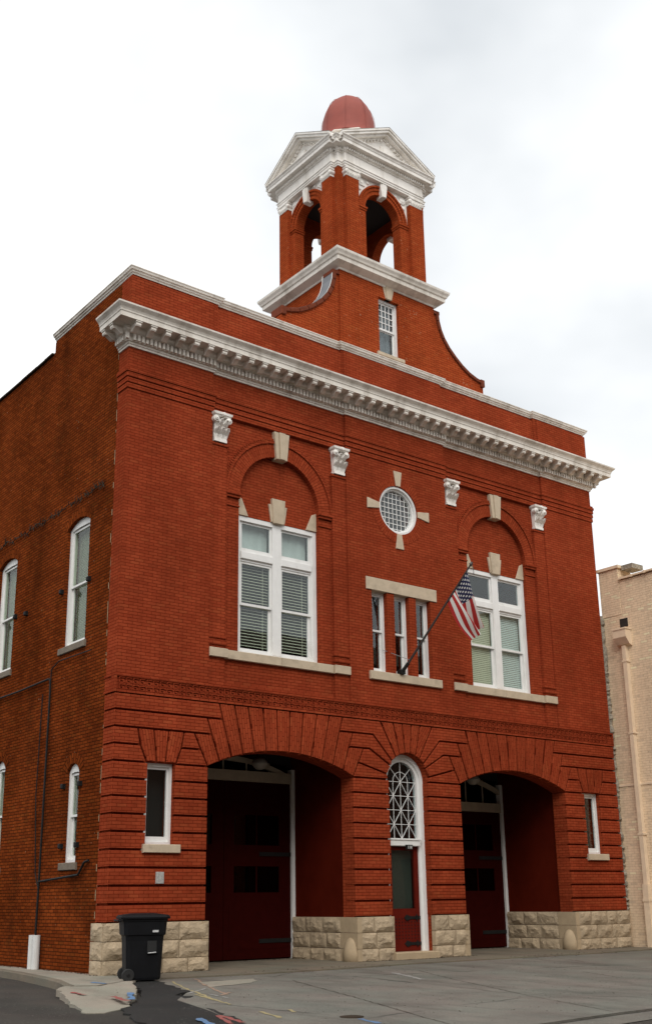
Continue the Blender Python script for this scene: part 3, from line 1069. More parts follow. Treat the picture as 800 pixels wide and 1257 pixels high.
ringframe(fr, out_[1:] + [out_[0]], inn2[1:] + [inn2[0]], ED - 0.10, ED + 0.06)
ringframe(fr, inn2[1:] + [inn2[0]], inn[1:] + [inn[0]], ED - 0.05, ED + 0.06)
fo = fr.build('entrance_frame', 'window_paint', FS)
ts = MB(mfront)
ts.bbox(x0 + 0.17, x1 - 0.17, 2.36, 2.50, ED - 0.13, ED + 0.05, 0.012)
ts.box(x0 + 0.15, x1 - 0.15, 2.495, 2.53, ED - 0.15, ED + 0.02)
ts.build('transom', 'window_paint', fo)
gp = MB(mfront)
gp.prism(arched(x0 + 0.17, x1 - 0.17, 2.5, ZV, 0.46, 20), ED + 0.012, ED + 0.018)
gp.build('fanlight_pane', 'glass', fo)
mu = MB(mfront)


def bar(b, p, q, t=0.018, c0=ED - 0.012, c1=ED + 0.008):
    p, q = Vector(p), Vector(q)
    d = (q - p).normalized()
    nn = Vector((-d.y, d.x)) * t / 2
    b.prism([tuple(p + nn), tuple(p - nn), tuple(q - nn), tuple(q + nn)], c0, c1)


hx = 0.46
hy = [2.53 + (ZV - 2.53) * k / 4 for k in range(5)]
T_ = 0.011
for xx in (-hx / 2, 0.0, hx / 2):
    bar(mu, (CX + xx, 2.53), (CX + xx, ZV), T_, ED - 0.002, ED + 0.0075)
for z in hy[1:]:
    bar(mu, (CX - hx, z), (CX + hx, z), T_, c0=ED - 0.0025)
for k in range(0, 4, 2):
    za_, zm, zb = hy[k], hy[k + 1], hy[k + 2]
    for s_ in (-1, 1):
        bar(mu, (CX + s_ * hx, za_), (CX + s_ * hx / 2, zm), T_, c0=ED - 0.003)
        bar(mu, (CX + s_ * hx / 2, zm), (CX + s_ * hx, zb), T_, c0=ED - 0.0035)
        bar(mu, (CX, za_), (CX + s_ * hx / 2, zm), T_, c0=ED - 0.004)
        bar(mu, (CX + s_ * hx / 2, zm), (CX, zb), T_, c0=ED - 0.0045)
pts = arc(CX, ZV, hx / 2, 0, 180, 12)
for a_, b_ in zip(pts, pts[1:]):
    bar(mu, a_, b_, T_, c0=ED - 0.005)
for an in (45, 90, 135):
    bar(mu, (CX, ZV), (CX + hx * math.cos(R(an)), ZV + hx * math.sin(R(an))), T_, c0=ED - 0.0055 - an * 1e-5)
mu.build('lattice', 'window_paint', fo)
dl = MB(mfront)
dx0, dx1 = x0 + 0.172, x1 - 0.172
dl.wall(rect(dx0, dx1, 0.06, 2.355), [rect(dx0 + 0.10, dx1 - 0.13, 0.98, 2.27)], ED - 0.02, ED + 0.04)
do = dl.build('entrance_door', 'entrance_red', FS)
pz = MB(mfront)
pz.box(dx0 + 0.09, dx1 - 0.12, 0.97, 2.28, ED + 0.005, ED + 0.011)
pz.build('pane', 'glass', do)
sh_ = MB(mfront)
sh_.box(dx0 + 0.09, dx1 - 0.12, 0.97, 2.28, ED + 0.10, ED + 0.104)
sh_.build('shade', 'door_shade', do)
st = MB(mfront)
for i in range(9):
    for j in range(7):
        xx, zz = dx0 + 0.08 + i * (dx1 - dx0 - 0.16) / 8, 0.34 + j * 0.07
        st.prism([(xx - 0.014, zz), (xx, zz - 0.014), (xx + 0.014, zz), (xx, zz + 0.014)], ED - 0.032, ED - 0.019)
st.build('studs', 'black_iron', do, kind='stuff')
for z in (0.22, 0.78):
    hg = MB(mfront)
    hg.prism([(dx1, z - 0.035), (dx1, z + 0.035), (dx1 - 0.3, z + 0.03), (dx1 - 0.42, z + 0.07), (dx1 - 0.50, z), (dx1 - 0.42, z - 0.07), (dx1 - 0.3, z - 0.03)], ED - 0.036, ED - 0.0195)
    hg.prism([(dx1 - 0.11, z - 0.08), (dx1 - 0.15, z), (dx1 - 0.11, z + 0.08), (dx1 - 0.07, z)], ED - 0.038, ED - 0.0205)
    hg.build('strap_hinge', 'black_iron', do)
nb_ = MB(mfront)
nb_.bbox(CX - 0.02, CX + 0.18, 2.28, 2.39, ED - 0.17, ED - 0.132, 0.008)
npl = nb_.build('number_plate', 'black_iron', FS)
for i, xx in enumerate((CX + 0.05, CX + 0.11)):
    d = MB(mfront)
    d.box(xx - 0.018, xx - 0.006, 2.30, 2.37, ED - 0.174, ED - 0.1705)
    d.box(xx - 0.006, xx + 0.018, 2.33, 2.342, ED - 0.174, ED - 0.1705) if i else None
    d.box(xx + 0.018, xx + 0.03, 2.30, 2.37, ED - 0.174, ED - 0.1705) if i else None
    d.build('numeral', 'window_paint', npl)
stp = MB(mfront)
stp.bbox(DOOR[0] - 0.03, DOOR[1] + 0.03, -0.10, 0.055, -0.16, 0.4, 0.012)
stp.build('door_step', 'smooth_stone', FS)

# ------------------------------------------------------------------ upper storey
ZU = 5.53
ZC = 12.70
BAYS = [(2.15, 6.0), (W - 6.0, W - 2.15)]
BX = [(a + b) / 2 for a, b in BAYS]
WHW = 1.13
WZ = (6.36, 9.52)
ZA = 9.97                                   # springing of the bay arches
# pavilions and centre
for nm, a, b_, holes in (('pavilion_wall', 0.0, 2.15, []), ('pavilion_wall', W - 2.15, W, []),
                         ('centre_wall', 6.0, W - 6.0, [[(CX + 0.63 * math.cos(2 * math.pi * k / 36), 10.53 + 0.63 * math.sin(2 * math.pi * k / 36)) for k in range(36)]] +
                          [rect(q, q + 0.485, 6.325, 8.32) for q in (6.71, 7.425, 8.14)])):
    m_ = MB(mfront)
    m_.wall(rect(a, b_, ZU - 0.01, 14.45), holes, 0.0, 0.42)
    m_.build(nm, 'painted_brick', FS)
for s, (a, b_) in enumerate(BAYS):
    bx = BX[s]
    m_ = MB(mfront)
    hole = [(bx - WHW, WZ[0] - 0.02), (bx + WHW, WZ[0] - 0.02), (bx + WHW, ZA)] + arc(bx, ZA, 1.13, 0, 180, 24)[1:-1] + [(bx - WHW, ZA)]
    m_.wall(rect(a, b_, ZU - 0.01, 14.40), [hole], 0.11, 0.42)
    m_.build('bay_wall', 'painted_brick', FS)
    # recessed tympanum above the window
    t2 = MB(mfront)
    t2.prism([(bx - WHW, WZ[1])] + [(bx + WHW, WZ[1]), (bx + WHW, ZA)] + arc(bx, ZA, 1.131, 0, 180, 24)[1:-1] + [(bx - WHW, ZA)], 0.21, 0.40)
    t2.build('tympanum', 'painted_brick', FS)
    # arch ring of radial bricks
    rg = MB(mfront)
    N_ = 40
    prev = None
    for k in range(N_ + 1):
        an = math.pi * k / N_
        cs, sn = math.cos(an), math.sin(an)
        cur = [rg.vert(bx + cs * r_, ZA + sn * r_, d_) for r_, d_ in ((1.12, 0.215), (1.12, 0.075), (1.455, 0.075), (1.455, 0.112))]
        if prev:
            al0, al1 = 1.3 * math.pi * (k - 1) / N_, 1.3 * math.pi * k / N_
            us = (-0.14, 0.0, 0.335, 0.37)
            for q in range(3):
                rg.face([prev[q], cur[q], cur[q + 1], prev[q + 1]], [(us[q], al0), (us[q], al1), (us[q + 1], al1), (us[q + 1], al0)])
        prev = cur
    rg.build('arch_ring', 'painted_brick_radial', FS)
    hm = MB(mfront)
    for (r0, r1, d_) in ((1.455, 1.515, 0.045), (1.515, 1.575, 0.065)):
        prev = None
        for k in range(N_ + 1):
            an = math.pi * k / N_
            cs, sn = math.cos(an), math.sin(an)
            cur = [hm.vert(bx + cs * r_, ZA + sn * r_, q) for r_, q in ((r0, 0.112), (r0, d_), (r1, d_), (r1, 0.112))]
            if prev:
                for q in range(3):
                    hm.face([prev[q], cur[q], cur[q + 1], prev[q + 1]])
            prev = cur
    for k in range(74):                       # bead course along the hood mould
        an = math.pi * (k + 0.5) / 74
        cs, sn = math.cos(an), math.sin(an)
        for du in (-0.02,):
            c_ = (bx + cs * 1.545, ZA + sn * 1.545)
            e1, e2 = (cs * 0.026, sn * 0.026), (-sn * 0.02, cs * 0.02)
            hm.prism([(c_[0] - e1[0] - e2[0], c_[1] - e1[1] - e2[1]), (c_[0] + e1[0] - e2[0], c_[1] + e1[1] - e2[1]),
                      (c_[0] + e1[0] + e2[0], c_[1] + e1[1] + e2[1]), (c_[0] - e1[0] + e2[0], c_[1] - e1[1] + e2[1])], 0.048, 0.07)
    hm.build('hood_mould', 'painted_brick', FS, kind='stuff')
    # imposts
    for sg in (-1, 1):
        ip = MB(mfront)
        lo, hi = sorted((bx + sg * 1.125, bx + sg * 1.50))
        ip.box(lo, hi, ZA - 0.12, ZA - 0.06, 0.055, 0.2)
        ip.box(lo - 0.012, hi + 0.012, ZA - 0.06, ZA + 0.0, 0.025, 0.2)
        ip.box(lo, hi, ZA - 0.32, ZA - 0.285, 0.085, 0.2)
        ip.build('impost', 'painted_brick', FS)
        # little triangular corner stones over the window
        tr = MB(mfront)
        e = bx + sg * (WHW - 0.004)
        tr.prism([(e, WZ[1] + 0.005), (e - sg * 0.31, WZ[1] + 0.005), (e - sg * 0.13, WZ[1] + 0.40), (e, WZ[1] + 0.46)], 0.185, 0.25, 0.006)
        tr.build('corner_trim_stone', 'trim_stone', FS)
        # pilaster
        pa, pb = (a, a + 0.42) if sg < 0 else (b_ - 0.42, b_)
        pl = MB(mfront)
        pl.box(pa + 0.002 if sg < 0 else pa, pb if sg < 0 else pb - 0.002, 6.34, 11.06, 0.035, 0.2)
        for z, hgt, pr_ in ((6.42, 0.085, 0.0), (6.56, 0.07, 0.012), (10.98, 0.05, 0.012)):
            pl.box(pa + 0.004, pb + 0.02 if sg < 0 else pb - 0.004, z, z + hgt, pr_, 0.1) if sg < 0 else pl.box(pa - 0.02, pb - 0.004, z, z + hgt, pr_, 0.1)
        pl.box(pa + 0.003, pb - 0.003, ZU, 6.15, 0.035, 0.2)
        pl.build('pilaster', 'painted_brick', FS)
    # apron wall below the sill
    ap = MB(mfront)
    ap.box(a + 0.42, b_ - 0.42, ZU, 5.62, 0.055, 0.2)
    ap.build('sill_apron_ledge', 'painted_brick', FS)
    for (p0, p1, pr_) in ((a + 0.0, a + 0.46, -0.035), (a + 0.464, bx - 0.004, 0.03), (bx, b_ - 0.464, 0.03), (b_ - 0.46, b_ - 0.0, -0.035)):
        sl_ = MB(mfront)
        sl_.bbox(p0 + 0.001, p1 - 0.001, 6.15, 6.342, pr_, 0.36, 0.008)
        sl_.build('sill_stone', 'trim_stone', FS)
    # keystones
    ks = MB(mfront)
    for (q0, q1, y_) in ((-0.21, -0.09, 0.0), (-0.085, 0.085, -0.03), (0.09, 0.21, 0.0)):
        ks.prism([(bx + q0 * 0.72, ZA + 1.06), (bx + q1 * 0.72, ZA + 1.06), (bx + q1 * 1.04, 11.70), (bx + q0 * 1.04, 11.70)], y_, 0.22, 0.008)
    ks.build('keystone', 'trim_stone', FS)
    ks = MB(mfront)
    zz = WZ[1] + 0.005
    ks.prism([(bx - 0.19, zz), (bx + 0.19, zz), (bx + 0.26, zz + 0.42), (bx - 0.26, zz + 0.42)], 0.17, 0.25, 0.006)
    ks.prism([(bx - 0.14, zz - 0.03), (bx + 0.14, zz - 0.03), (bx + 0.19, zz + 0.56), (bx - 0.19, zz + 0.56)], 0.135, 0.24, 0.008)
    ks.build('lintel_keystone', 'trim_stone', FS)


# capitals: bell with leaves, volutes and abacus
def capital(cx, z0, z1, wd, y):
    b = MB(mfront)
    h = z1 - z0
    def tap(zb, zt, wb, wt, yb, yt):
        q = [(-wb, zb, yb), (wb, zb, yb), (wt, zt, yt), (-wt, zt, yt)]
        f_ = [b.vert(cx + a_, z0 + h * z_, y - y_) for a_, z_, y_ in q]
        k_ = [b.vert(cx + a_, z0 + h * z_, y + 0.1) for a_, z_, y_ in q]
        b.face(f_); b.face(k_[::-1])
        for i in range(4):
            j = (i + 1) % 4
            b.face([f_[i], k_[i], k_[j], f_[j]])
    w2 = wd / 2
    tap(0.0, 0.10, w2 * 0.80, w2 * 0.80, 0.045, 0.045)
    tap(0.10, 0.80, w2 * 0.72, w2 * 0.88, 0.02, 0.06)
    tap(0.86, 0.92, w2 * 1.02, w2 * 1.08, 0.12, 0.13)
    tap(0.92, 1.0, w2 * 1.16, w2 * 1.2, 0.15, 0.16)
    def leaf(x, zb, zt, lw, out_):
        prof = [(0.0, 0.015, 0.55), (0.45, 0.035, 0.95), (0.8, out_ * 0.8, 0.9), (1.0, out_, 0.55), (0.93, out_ * 1.15, 0.3)]
        pv = None
        for t, o_, ww in prof:
            z_ = z0 + h * (zb + (zt - zb) * t)
            cur = [b.vert(cx + x - lw * ww, z_, y - o_), b.vert(cx + x - lw * ww * 0.4, z_, y - o_ - 0.022), b.vert(cx + x, z_, y - o_ - 0.012), b.vert(cx + x + lw * ww * 0.4, z_, y - o_ - 0.022), b.vert(cx + x + lw * ww, z_, y - o_)]
            if pv:
                for i in range(4):
                    b.face([pv[i], pv[i + 1], cur[i + 1], cur[i]])
            pv = cur
    for x in (-0.62, 0.0, 0.62):
        leaf(x * w2, 0.10, 0.46, w2 * 0.34, 0.15)
    for x in (-0.34, 0.34):
        leaf(x * w2, 0.2, 0.72, w2 * 0.32, 0.20)
    for sg in (-1, 1):                       # volutes
        vx = cx + sg * w2 * 0.82
        vz = z0 + h * 0.76
        for r_, d_ in ((0.078, 0.13), (0.045, 0.16), (0.02, 0.175)):
            b.prism([(vx + r_ * math.cos(2 * math.pi * k / 12), vz + r_ * math.sin(2 * math.pi * k / 12)) for k in range(12)], y - d_, y, 0.008)
        b.prism([(cx + sg * 0.02, z0 + h * 0.62), (cx + sg * 0.05, z0 + h * 0.62), (vx - sg * 0.02, vz + 0.07), (vx - sg * 0.06, vz + 0.06)][::sg], y - 0.1, y)
    b.prism([(cx + 0.045 * math.cos(k), z0 + h * 0.93 + 0.045 * math.sin(k)) for k in (0.0, 1.05, 2.09, 3.14, 4.19, 5.24)], y - 0.2, y, 0.01)
    return b.build('capital', 'white_paint', FS)


for a, b_ in BAYS:
    for q in (a + 0.215, b_ - 0.215):
        capital(q, 11.06, 11.73, 0.41, 0.03)

# corbel courses below the frieze
SEG = [(0.0, 2.15, 0.0), (2.15, 6.0, 0.055), (6.0, W - 6.0, 0.0), (W - 6.0, W - 2.15, 0.055), (W - 2.15, W, 0.0)]


def plan_path(off0, off_bay, ret=0.5):
    """left return, front with breaks at the bays, right return"""
    p = [(-off0, ret), (-off0, -off0), (2.15 + off0, -off0), (2.15 + off0, off_bay), (6.0 - off0, off_bay), (6.0 - off0, -off0)]
    return p + [(W - x, y) for x, y in p[::-1]]


cb_ = MB()
base_path = [(0.0, 0.42), (0.0, 0.0), (2.15, 0.0), (2.15, 0.055), (6.0, 0.055), (6.0, 0.0)]
base_path = base_path + [(W - x, y) for x, y in base_path[::-1]]
for z, hgt, o_ in ((11.74, 0.10, 0.025), (11.865, 0.10, 0.035), (11.99, 0.10, 0.045), (12.105, 0.07, 0.065), (12.18, 0.045, 0.045)):
    cb_.sweep(base_path, [(-0.06, z), (o_, z), (o_, z + hgt), (-0.06, z + hgt)])
cb_.build('corbel_courses', 'painted_brick', FS)
for a, b_ in BAYS:
    fz_ = MB(mfront)
    fz_.box(a, b_, 11.72, 14.39, 0.055, 0.115)
    fz_.build('frieze', 'painted_brick', FS)
# ---- main cornice
co = MB()
co.sweep(base_path, [(-0.08, ZC), (0.03, ZC), (0.035, ZC + 0.045), (0.055, ZC + 0.05), (0.055, ZC + 0.095), (0.085, ZC + 0.10), (0.085, ZC + 0.255), (0.13, ZC + 0.262), (0.17, ZC + 0.305), (-0.08, ZC + 0.31)])
straight = [(0.0, 0.5), (0.0, 0.0), (W, 0.0), (W, 0.5)]
co.sweep(straight, [(-0.02, ZC + 0.30), (0.17, ZC + 0.30), (0.19, ZC + 0.33), (0.19, ZC + 0.40), (0.47, ZC + 0.41), (0.47, ZC + 0.52), (0.485, ZC + 0.525), (0.49, ZC + 0.56), (0.51, ZC + 0.60), (0.55, ZC + 0.64), (0.575, ZC + 0.665), (0.58, ZC + 0.70), (0.56, ZC + 0.71), (-0.02, ZC + 0.80)])
co.build('cornice', 'cornice_paint', FS)
dn = MB()
dz = (ZC + 0.108, ZC + 0.245)
step = 0.098
for a, b_, yy in SEG:
    n = int((b_ - a) / step)
    for i in range(n):
        x = a + (b_ - a) * (i + 0.5) / n
        dn.box(x - 0.03, x + 0.03, yy - 0.155, yy - 0.08, *dz)
for i in range(4):
    y = 0.04 + i * step
    dn.box(-0.155, -0.08, y - 0.034, y + 0.034, *dz)
    dn.box(W + 0.08, W + 0.155, y - 0.034, y + 0.034, *dz)
for e in (-0.155, W + 0.085):
    dn.box(e, e + 0.07, -0.155, -0.085, *dz)
dn.build('dentils', 'cornice_paint', FS, kind='stuff')
mo = MB()


def modillion_mesh():
    b = MB()
    # scroll bracket, local: x across, y outward negative, z hanging from 0
    w_ = 0.06
    prof = [(0.0, -0.15), (-0.06, -0.155), (-0.13, -0.11), (-0.19, -0.075), (-0.235, -0.085), (-0.255, -0.055), (-0.25, 0.0), (0.0, 0.0)]
    l = [b.vert(-w_, y, z) for y, z in prof]
    r_ = [b.vert(w_, y, z) for y, z in prof]
    b.face(l); b.face(r_[::-1])
    for i in range(len(prof)):
        j = (i + 1) % len(prof)
        b.face([l[i], r_[i], r_[j], l[j]])
    b.box(-w_ - 0.018, w_ + 0.018, -0.272, 0.0, -0.0, 0.028)
    return b


nmod = 43
first = None
for i in range(nmod):
    x = -0.02 + (W + 0.04) * i / (nmod - 1)
    if first is None:
        first = modillion_mesh().build('modillion', 'cornice_paint', FS)
        o = first
    else:
        o = first.copy()
        COL.objects.link(o)
        o.parent = FS
    o.location = (x, -0.185, ZC + 0.378)
for sx, yy in ((-1, 0.02), (-1, 0.38), (1, 0.02), (1, 0.38)):
    o = first.copy()
    COL.objects.link(o)
    o.parent = FS
    o.rotation_euler = (0, 0, sx * math.pi / 2)
    o.location = (-0.185 if sx < 0 else W + 0.185, yy + 0.0, ZC + 0.378)

# ---- parapet
PP = [(0.04, 3.9), (0.04, 0.03), (2.27, 0.03), (2.27, 0.10), (5.95, 0.10), (5.95, 0.04)]
PP = PP + [(W - x, y) for x, y in PP[::-1]]
pm = MB()
pm.sweep(PP, [(-0.30, 13.40), (0.0, 13.40), (0.0, 14.50), (-0.30, 14.50)])
pm.build('parapet', 'painted_brick', FS)
pb_ = MB()
pb_.sweep(PP[1:-1], [(-0.05, 13.40), (0.05, 13.40), (0.05, 13.60), (0.0, 13.70), (-0.05, 13.70)])
pb_.build('parapet_base_course', 'painted_brick', FS)
cp = MB()
cp.sweep(PP, [(-0.36, 14.49), (0.02, 14.49), (0.03, 14.53), (0.055, 14.535), (0.06, 14.575), (0.09, 14.58), (0.10, 14.625), (0.115, 14.635), (0.115, 14.655), (-0.14, 14.70), (-0.36, 14.67)])
cp.build('parapet_coping', 'cornice_paint', FS)

# ---- side wall
side_holes = []
SWIN = [(1.52, 2.62, 6.50, 9.20, 0.16), (5.38, 6.46, 6.50, 9.20, 0.16)]
SLOW = [(1.47, 2.02, 1.97, 3.78, 0.16), (5.28, 5.85, 1.97, 4.2, 0.16)]
for a, b_, z0, z1, ri in SWIN + SLOW:
    side_holes.append(arched(a, b_, z0, z1, ri, 10))
LEN = 17.0
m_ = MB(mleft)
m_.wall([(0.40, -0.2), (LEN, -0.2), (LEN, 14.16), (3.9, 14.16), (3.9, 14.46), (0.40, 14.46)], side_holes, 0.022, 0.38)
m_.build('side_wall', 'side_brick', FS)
# painted return of the facade
m_ = MB()
m_.box(0.0, 0.3, 0.4195, 0.44, Z0, 14.45)
m_.build('facade_return', 'painted_brick', FS)
mt = MB()
z = 0.9
random.seed(11)
while z < 13.0:
    h_ = random.choice((0.067, 0.134, 0.2))
    y_ = 0.45 + random.choice((0, 0.055)) + 0.02 * math.sin(z)
    if random.random() < 0.66:
        mt.box(0.014, 0.05, y_ - 0.006, y_ + 0.006, z, z + h_)
    z += h_
mt.build('mortar_seam', 'mortar_pale', FS, kind='stuff')
# right side, back and roof
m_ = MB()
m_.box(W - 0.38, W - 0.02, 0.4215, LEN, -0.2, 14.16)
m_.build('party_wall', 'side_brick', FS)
m_ = MB()
m_.box(0.39, W - 0.39, LEN - 0.36, LEN - 0.01, -0.2, 14.1)
m_.build('rear_wall', 'side_brick', FS)
m_ = MB()
m_.box(0.37, W - 0.37, 0.41, LEN - 0.35, 13.2, 13.3)
m_.build('roof', 'gravel_roof', FS)
m_ = MB()
m_.box(0.385, W - 0.385, 2.62, LEN - 0.37, 5.2, 5.32)
m_.build('upper_floor', 'room', FS)
m_ = MB()
m_.box(0.385, W - 0.385, 3.6, 3.7, 5.33, 13.19)
m_.build('interior_wall', 'room', FS)
# dark clay coping tiles along the lower side parapet
ct = None
k = 0
y = 3.95
while y < LEN - 0.2:
    if ct is None:
        b = MB()
        b.tube([(0, 0, 0), (0, 0.44, 0.0)], 0.10, 10)
        b.tube([(0, 0.40, 0.0), (0, 0.47, 0.0)], 0.122, 10)
        b.box(-0.2, 0.22, 0.0, 0.455, -0.06, -0.02)
        ct = b.build('coping_tile', 'tile_dark', FS)
        o = ct
    else:
        o = ct.copy()
        COL.objects.link(o)
        o.parent = FS
    o.location = (0.16, y, 14.20 + random.uniform(-0.01, 0.01))
    y += 0.46


# ------------------------------------------------------------------ windows
def sash(b, u0, u1, v0, v1, d0, d1, st=0.055, bt=0.08, tp=0.055):
    b.box(u0, u0 + st, v0, v1, d0, d1)
    b.box(u1 - st, u1, v0, v1, d0, d1)
    b.box(u0 + st, u1 - st, v0, v0 + bt, d0, d1)
    b.box(u0 + st, u1 - st, v1 - tp, v1, d0, d1)


def blinds(mp, u0, u1, v0, v1, d, parent, material='blind', dep=0.02, hgt=0.014, pitch=0.036):
    b = MB(mp)
    z = v1
    while z > v0:
        i = [b.vert(u, zz, dd) for u in (u0, u1) for zz, dd in ((z, d + dep), (z - hgt, d))]
        b.face([i[0], i[1], i[3], i[2]])
        z -= pitch
    b.box(u1 - 0.16, u1 - 0.15, v0, v1, d - 0.006, d - 0.003)
    return b.build('blind', material, parent, kind='stuff')


def pane(mp, u0, u1, v0, v1, d, parent, material='glass'):
    b = MB(mp)
    b.box(u0, u1, v0, v1, d, d + 0.006)
    return b.build('pane', material, parent)


def shade(mp, u0, u1, v0, v1, d, parent, material):
    b = MB(mp)
    n_ = 10
    pv = None
    for k in range(n_ + 1):
        u = u0 + (u1 - u0) * k / n_
        dd = d + 0.012 * math.sin(k * 2.1)
        cur = (b.vert(u, v0, dd), b.vert(u, v1, dd))
        if pv:
            b.face([pv[0], cur[0], cur[1], pv[1]])
        pv = cur
    return b.build('curtain', material, parent)


def big_window(bx, right):
    z0, z1 = WZ
    D = 0.24
    f = MB(mfront)
    # casing with a stepped edge, mullion, transom
    f.box(bx - WHW, bx - WHW + 0.10, z0, z1, D - 0.02, D + 0.14)
    f.box(bx + WHW - 0.10, bx + WHW, z0, z1, D - 0.02, D + 0.14)
    f.box(bx - WHW + 0.10, bx + WHW - 0.10, z1 - 0.11, z1, D - 0.02, D + 0.14)
    f.box(bx - WHW + 0.10, bx + WHW - 0.10, z0, z0 + 0.05, D - 0.01, D + 0.14)
    for s_ in (-1, 1):
        lo, hi = sorted((bx + s_ * (WHW - 0.10), bx + s_ * (WHW - 0.14)))
        f.box(lo, hi, z0 + 0.05, z1 - 0.11, D + 0.015, D + 0.13)
    f.box(bx - 0.12, bx + 0.12, z0 + 0.05, z1 - 0.11, D - 0.015, D + 0.13)
    tz = 8.52
    for lo, hi in ((bx - WHW + 0.14, bx - 0.12), (bx + 0.12, bx + WHW - 0.14)):
        f.bbox(lo, hi, tz, tz + 0.17, D - 0.03, D + 0.13, 0.012)
        f.box(lo, hi, tz + 0.17, tz + 0.205, D + 0.01, D + 0.13)
        f.box(lo, hi, tz - 0.05, tz, D + 0.012, D + 0.13)
    wo = f.build('window', 'window_paint', FS)
    k = 0
    for lo, hi in ((bx - WHW + 0.141, bx - 0.121), (bx + 0.121, bx + WHW - 0.141)):
        s_ = MB(mfront)
        sash(s_, lo, hi, tz + 0.206, z1 - 0.111, D + 0.03, D + 0.075, 0.05, 0.06, 0.05)
        s_.build('sash', 'window_paint', wo)
        pane(mfront, lo + 0.05, hi - 0.05, tz + 0.26, z1 - 0.155, D + 0.05, wo)
        zm = 7.46
        s_ = MB(mfront)
        sash(s_, lo, hi, zm, tz - 0.051, D + 0.03, D + 0.07, 0.055, 0.055, 0.05)
        s_.build('sash', 'window_paint', wo)
        pane(mfront, lo + 0.055, hi - 0.055, zm + 0.05, tz - 0.10, D + 0.048, wo)
        s_ = MB(mfront)
        sash(s_, lo, hi, z0 + 0.051, zm + 0.05, D + 0.075, D + 0.115, 0.06, 0.09, 0.05)
        s_.build('sash', 'window_paint', wo)
        pane(mfront, lo + 0.06, hi - 0.06, z0 + 0.135, zm + 0.005, D + 0.093, wo)
        if not right:
            shade(mfront, lo - 0.0, hi + 0.0, tz + 0.1, z1 - 0.05, D + 0.20, wo, 'curtain')
            blinds(mfront, lo + 0.02, hi - 0.02, z0 + 0.06, tz - 0.03, D + 0.135, wo, 'blind', dep=0.012, hgt=0.016, pitch=0.068)
        else:
            blinds(mfront, lo + 0.02, hi - 0.02, z0 + 0.06, tz - 0.03, D + 0.135, wo, 'blind' if k == 0 else 'blind_white', dep=0.006, hgt=0.042, pitch=0.05)
        k += 1
    return wo


big_window(BX[0], False)
big_window(BX[1], True)


def narrow_window(mp, u0, u1, v0, v1, D, cas=0.06, bottom=0.05, mid=None, rise=0.0, shade_mat=None, blind_part=False):
    f = MB(mp)
    if rise:
        o_ = arched(u0, u1, v0, v1, rise, 10)
        i_ = arched(u0 + cas, u1 - cas, v0 + bottom, v1 - 0.03, 0.02, 10)
        ringframe(f, o_, i_, D - 0.02, D + 0.12)
        top = v1 - 0.03
    else:
        f.box(u0, u0 + cas, v0, v1, D - 0.02, D + 0.12)
        f.box(u1 - cas, u1, v0, v1, D - 0.02, D + 0.12)
        f.box(u0 + cas, u1 - cas, v1 - cas, v1, D - 0.02, D + 0.12)
        f.box(u0 + cas, u1 - cas, v0, v0 + bottom, D - 0.015, D + 0.12)
        top = v1 - cas
    wo = f.build('window', 'window_paint', FS)
    a, b_ = u0 + cas + 0.001, u1 - cas - 0.001
    lo = v0 + bottom + 0.001
    zm = mid if mid else (lo + top) / 2
    s_ = MB(mp)
    sash(s_, a, b_, zm - 0.02, top - 0.001, D + 0.015, D + 0.055, 0.04, 0.045, 0.045)
    s_.build('sash', 'window_paint', wo)
    pane(mp, a + 0.04, b_ - 0.04, zm + 0.02, top - 0.04, D + 0.034, wo, 'glass' if mp is mfront else 'glass_side')
    s_ = MB(mp)
    sash(s_, a, b_, lo, zm + 0.02, D + 0.06, D + 0.10, 0.045, 0.075, 0.04)
    s_.build('sash', 'window_paint', wo)
    pane(mp, a + 0.045, b_ - 0.045, lo + 0.07, zm - 0.015, D + 0.078, wo, 'glass' if mp is mfront else 'glass_side')
    if shade_mat:
        shade(mp, a - 0.03, b_ + 0.03, lo, top, D + 0.2, wo, shade_mat)
    if blind_part:
        blinds(mp, a, b_, lo, zm + (top - zm) * 0.95, D + 0.16, wo, 'blind_dim', dep=0.006, hgt=0.03, pitch=0.036)
    return wo


for q in (6.71, 7.425, 8.14):
    wo = narrow_window(mfront, q, q + 0.485, 6.335, 8.312, 0.15, 0.055, 0.05, 7.36)
ln = MB(mfront)
ln.bbox(6.53, 8.84, 8.315, 8.625, -0.03, 0.3, 0.008)
ln.build('lintel', 'trim_stone', FS)
sl_ = MB(mfront)
sl_.bbox(6.57, 8.88, 6.13, 6.33, -0.07, 0.2, 0.01)
sl_.build('sill', 'trim_stone', FS)
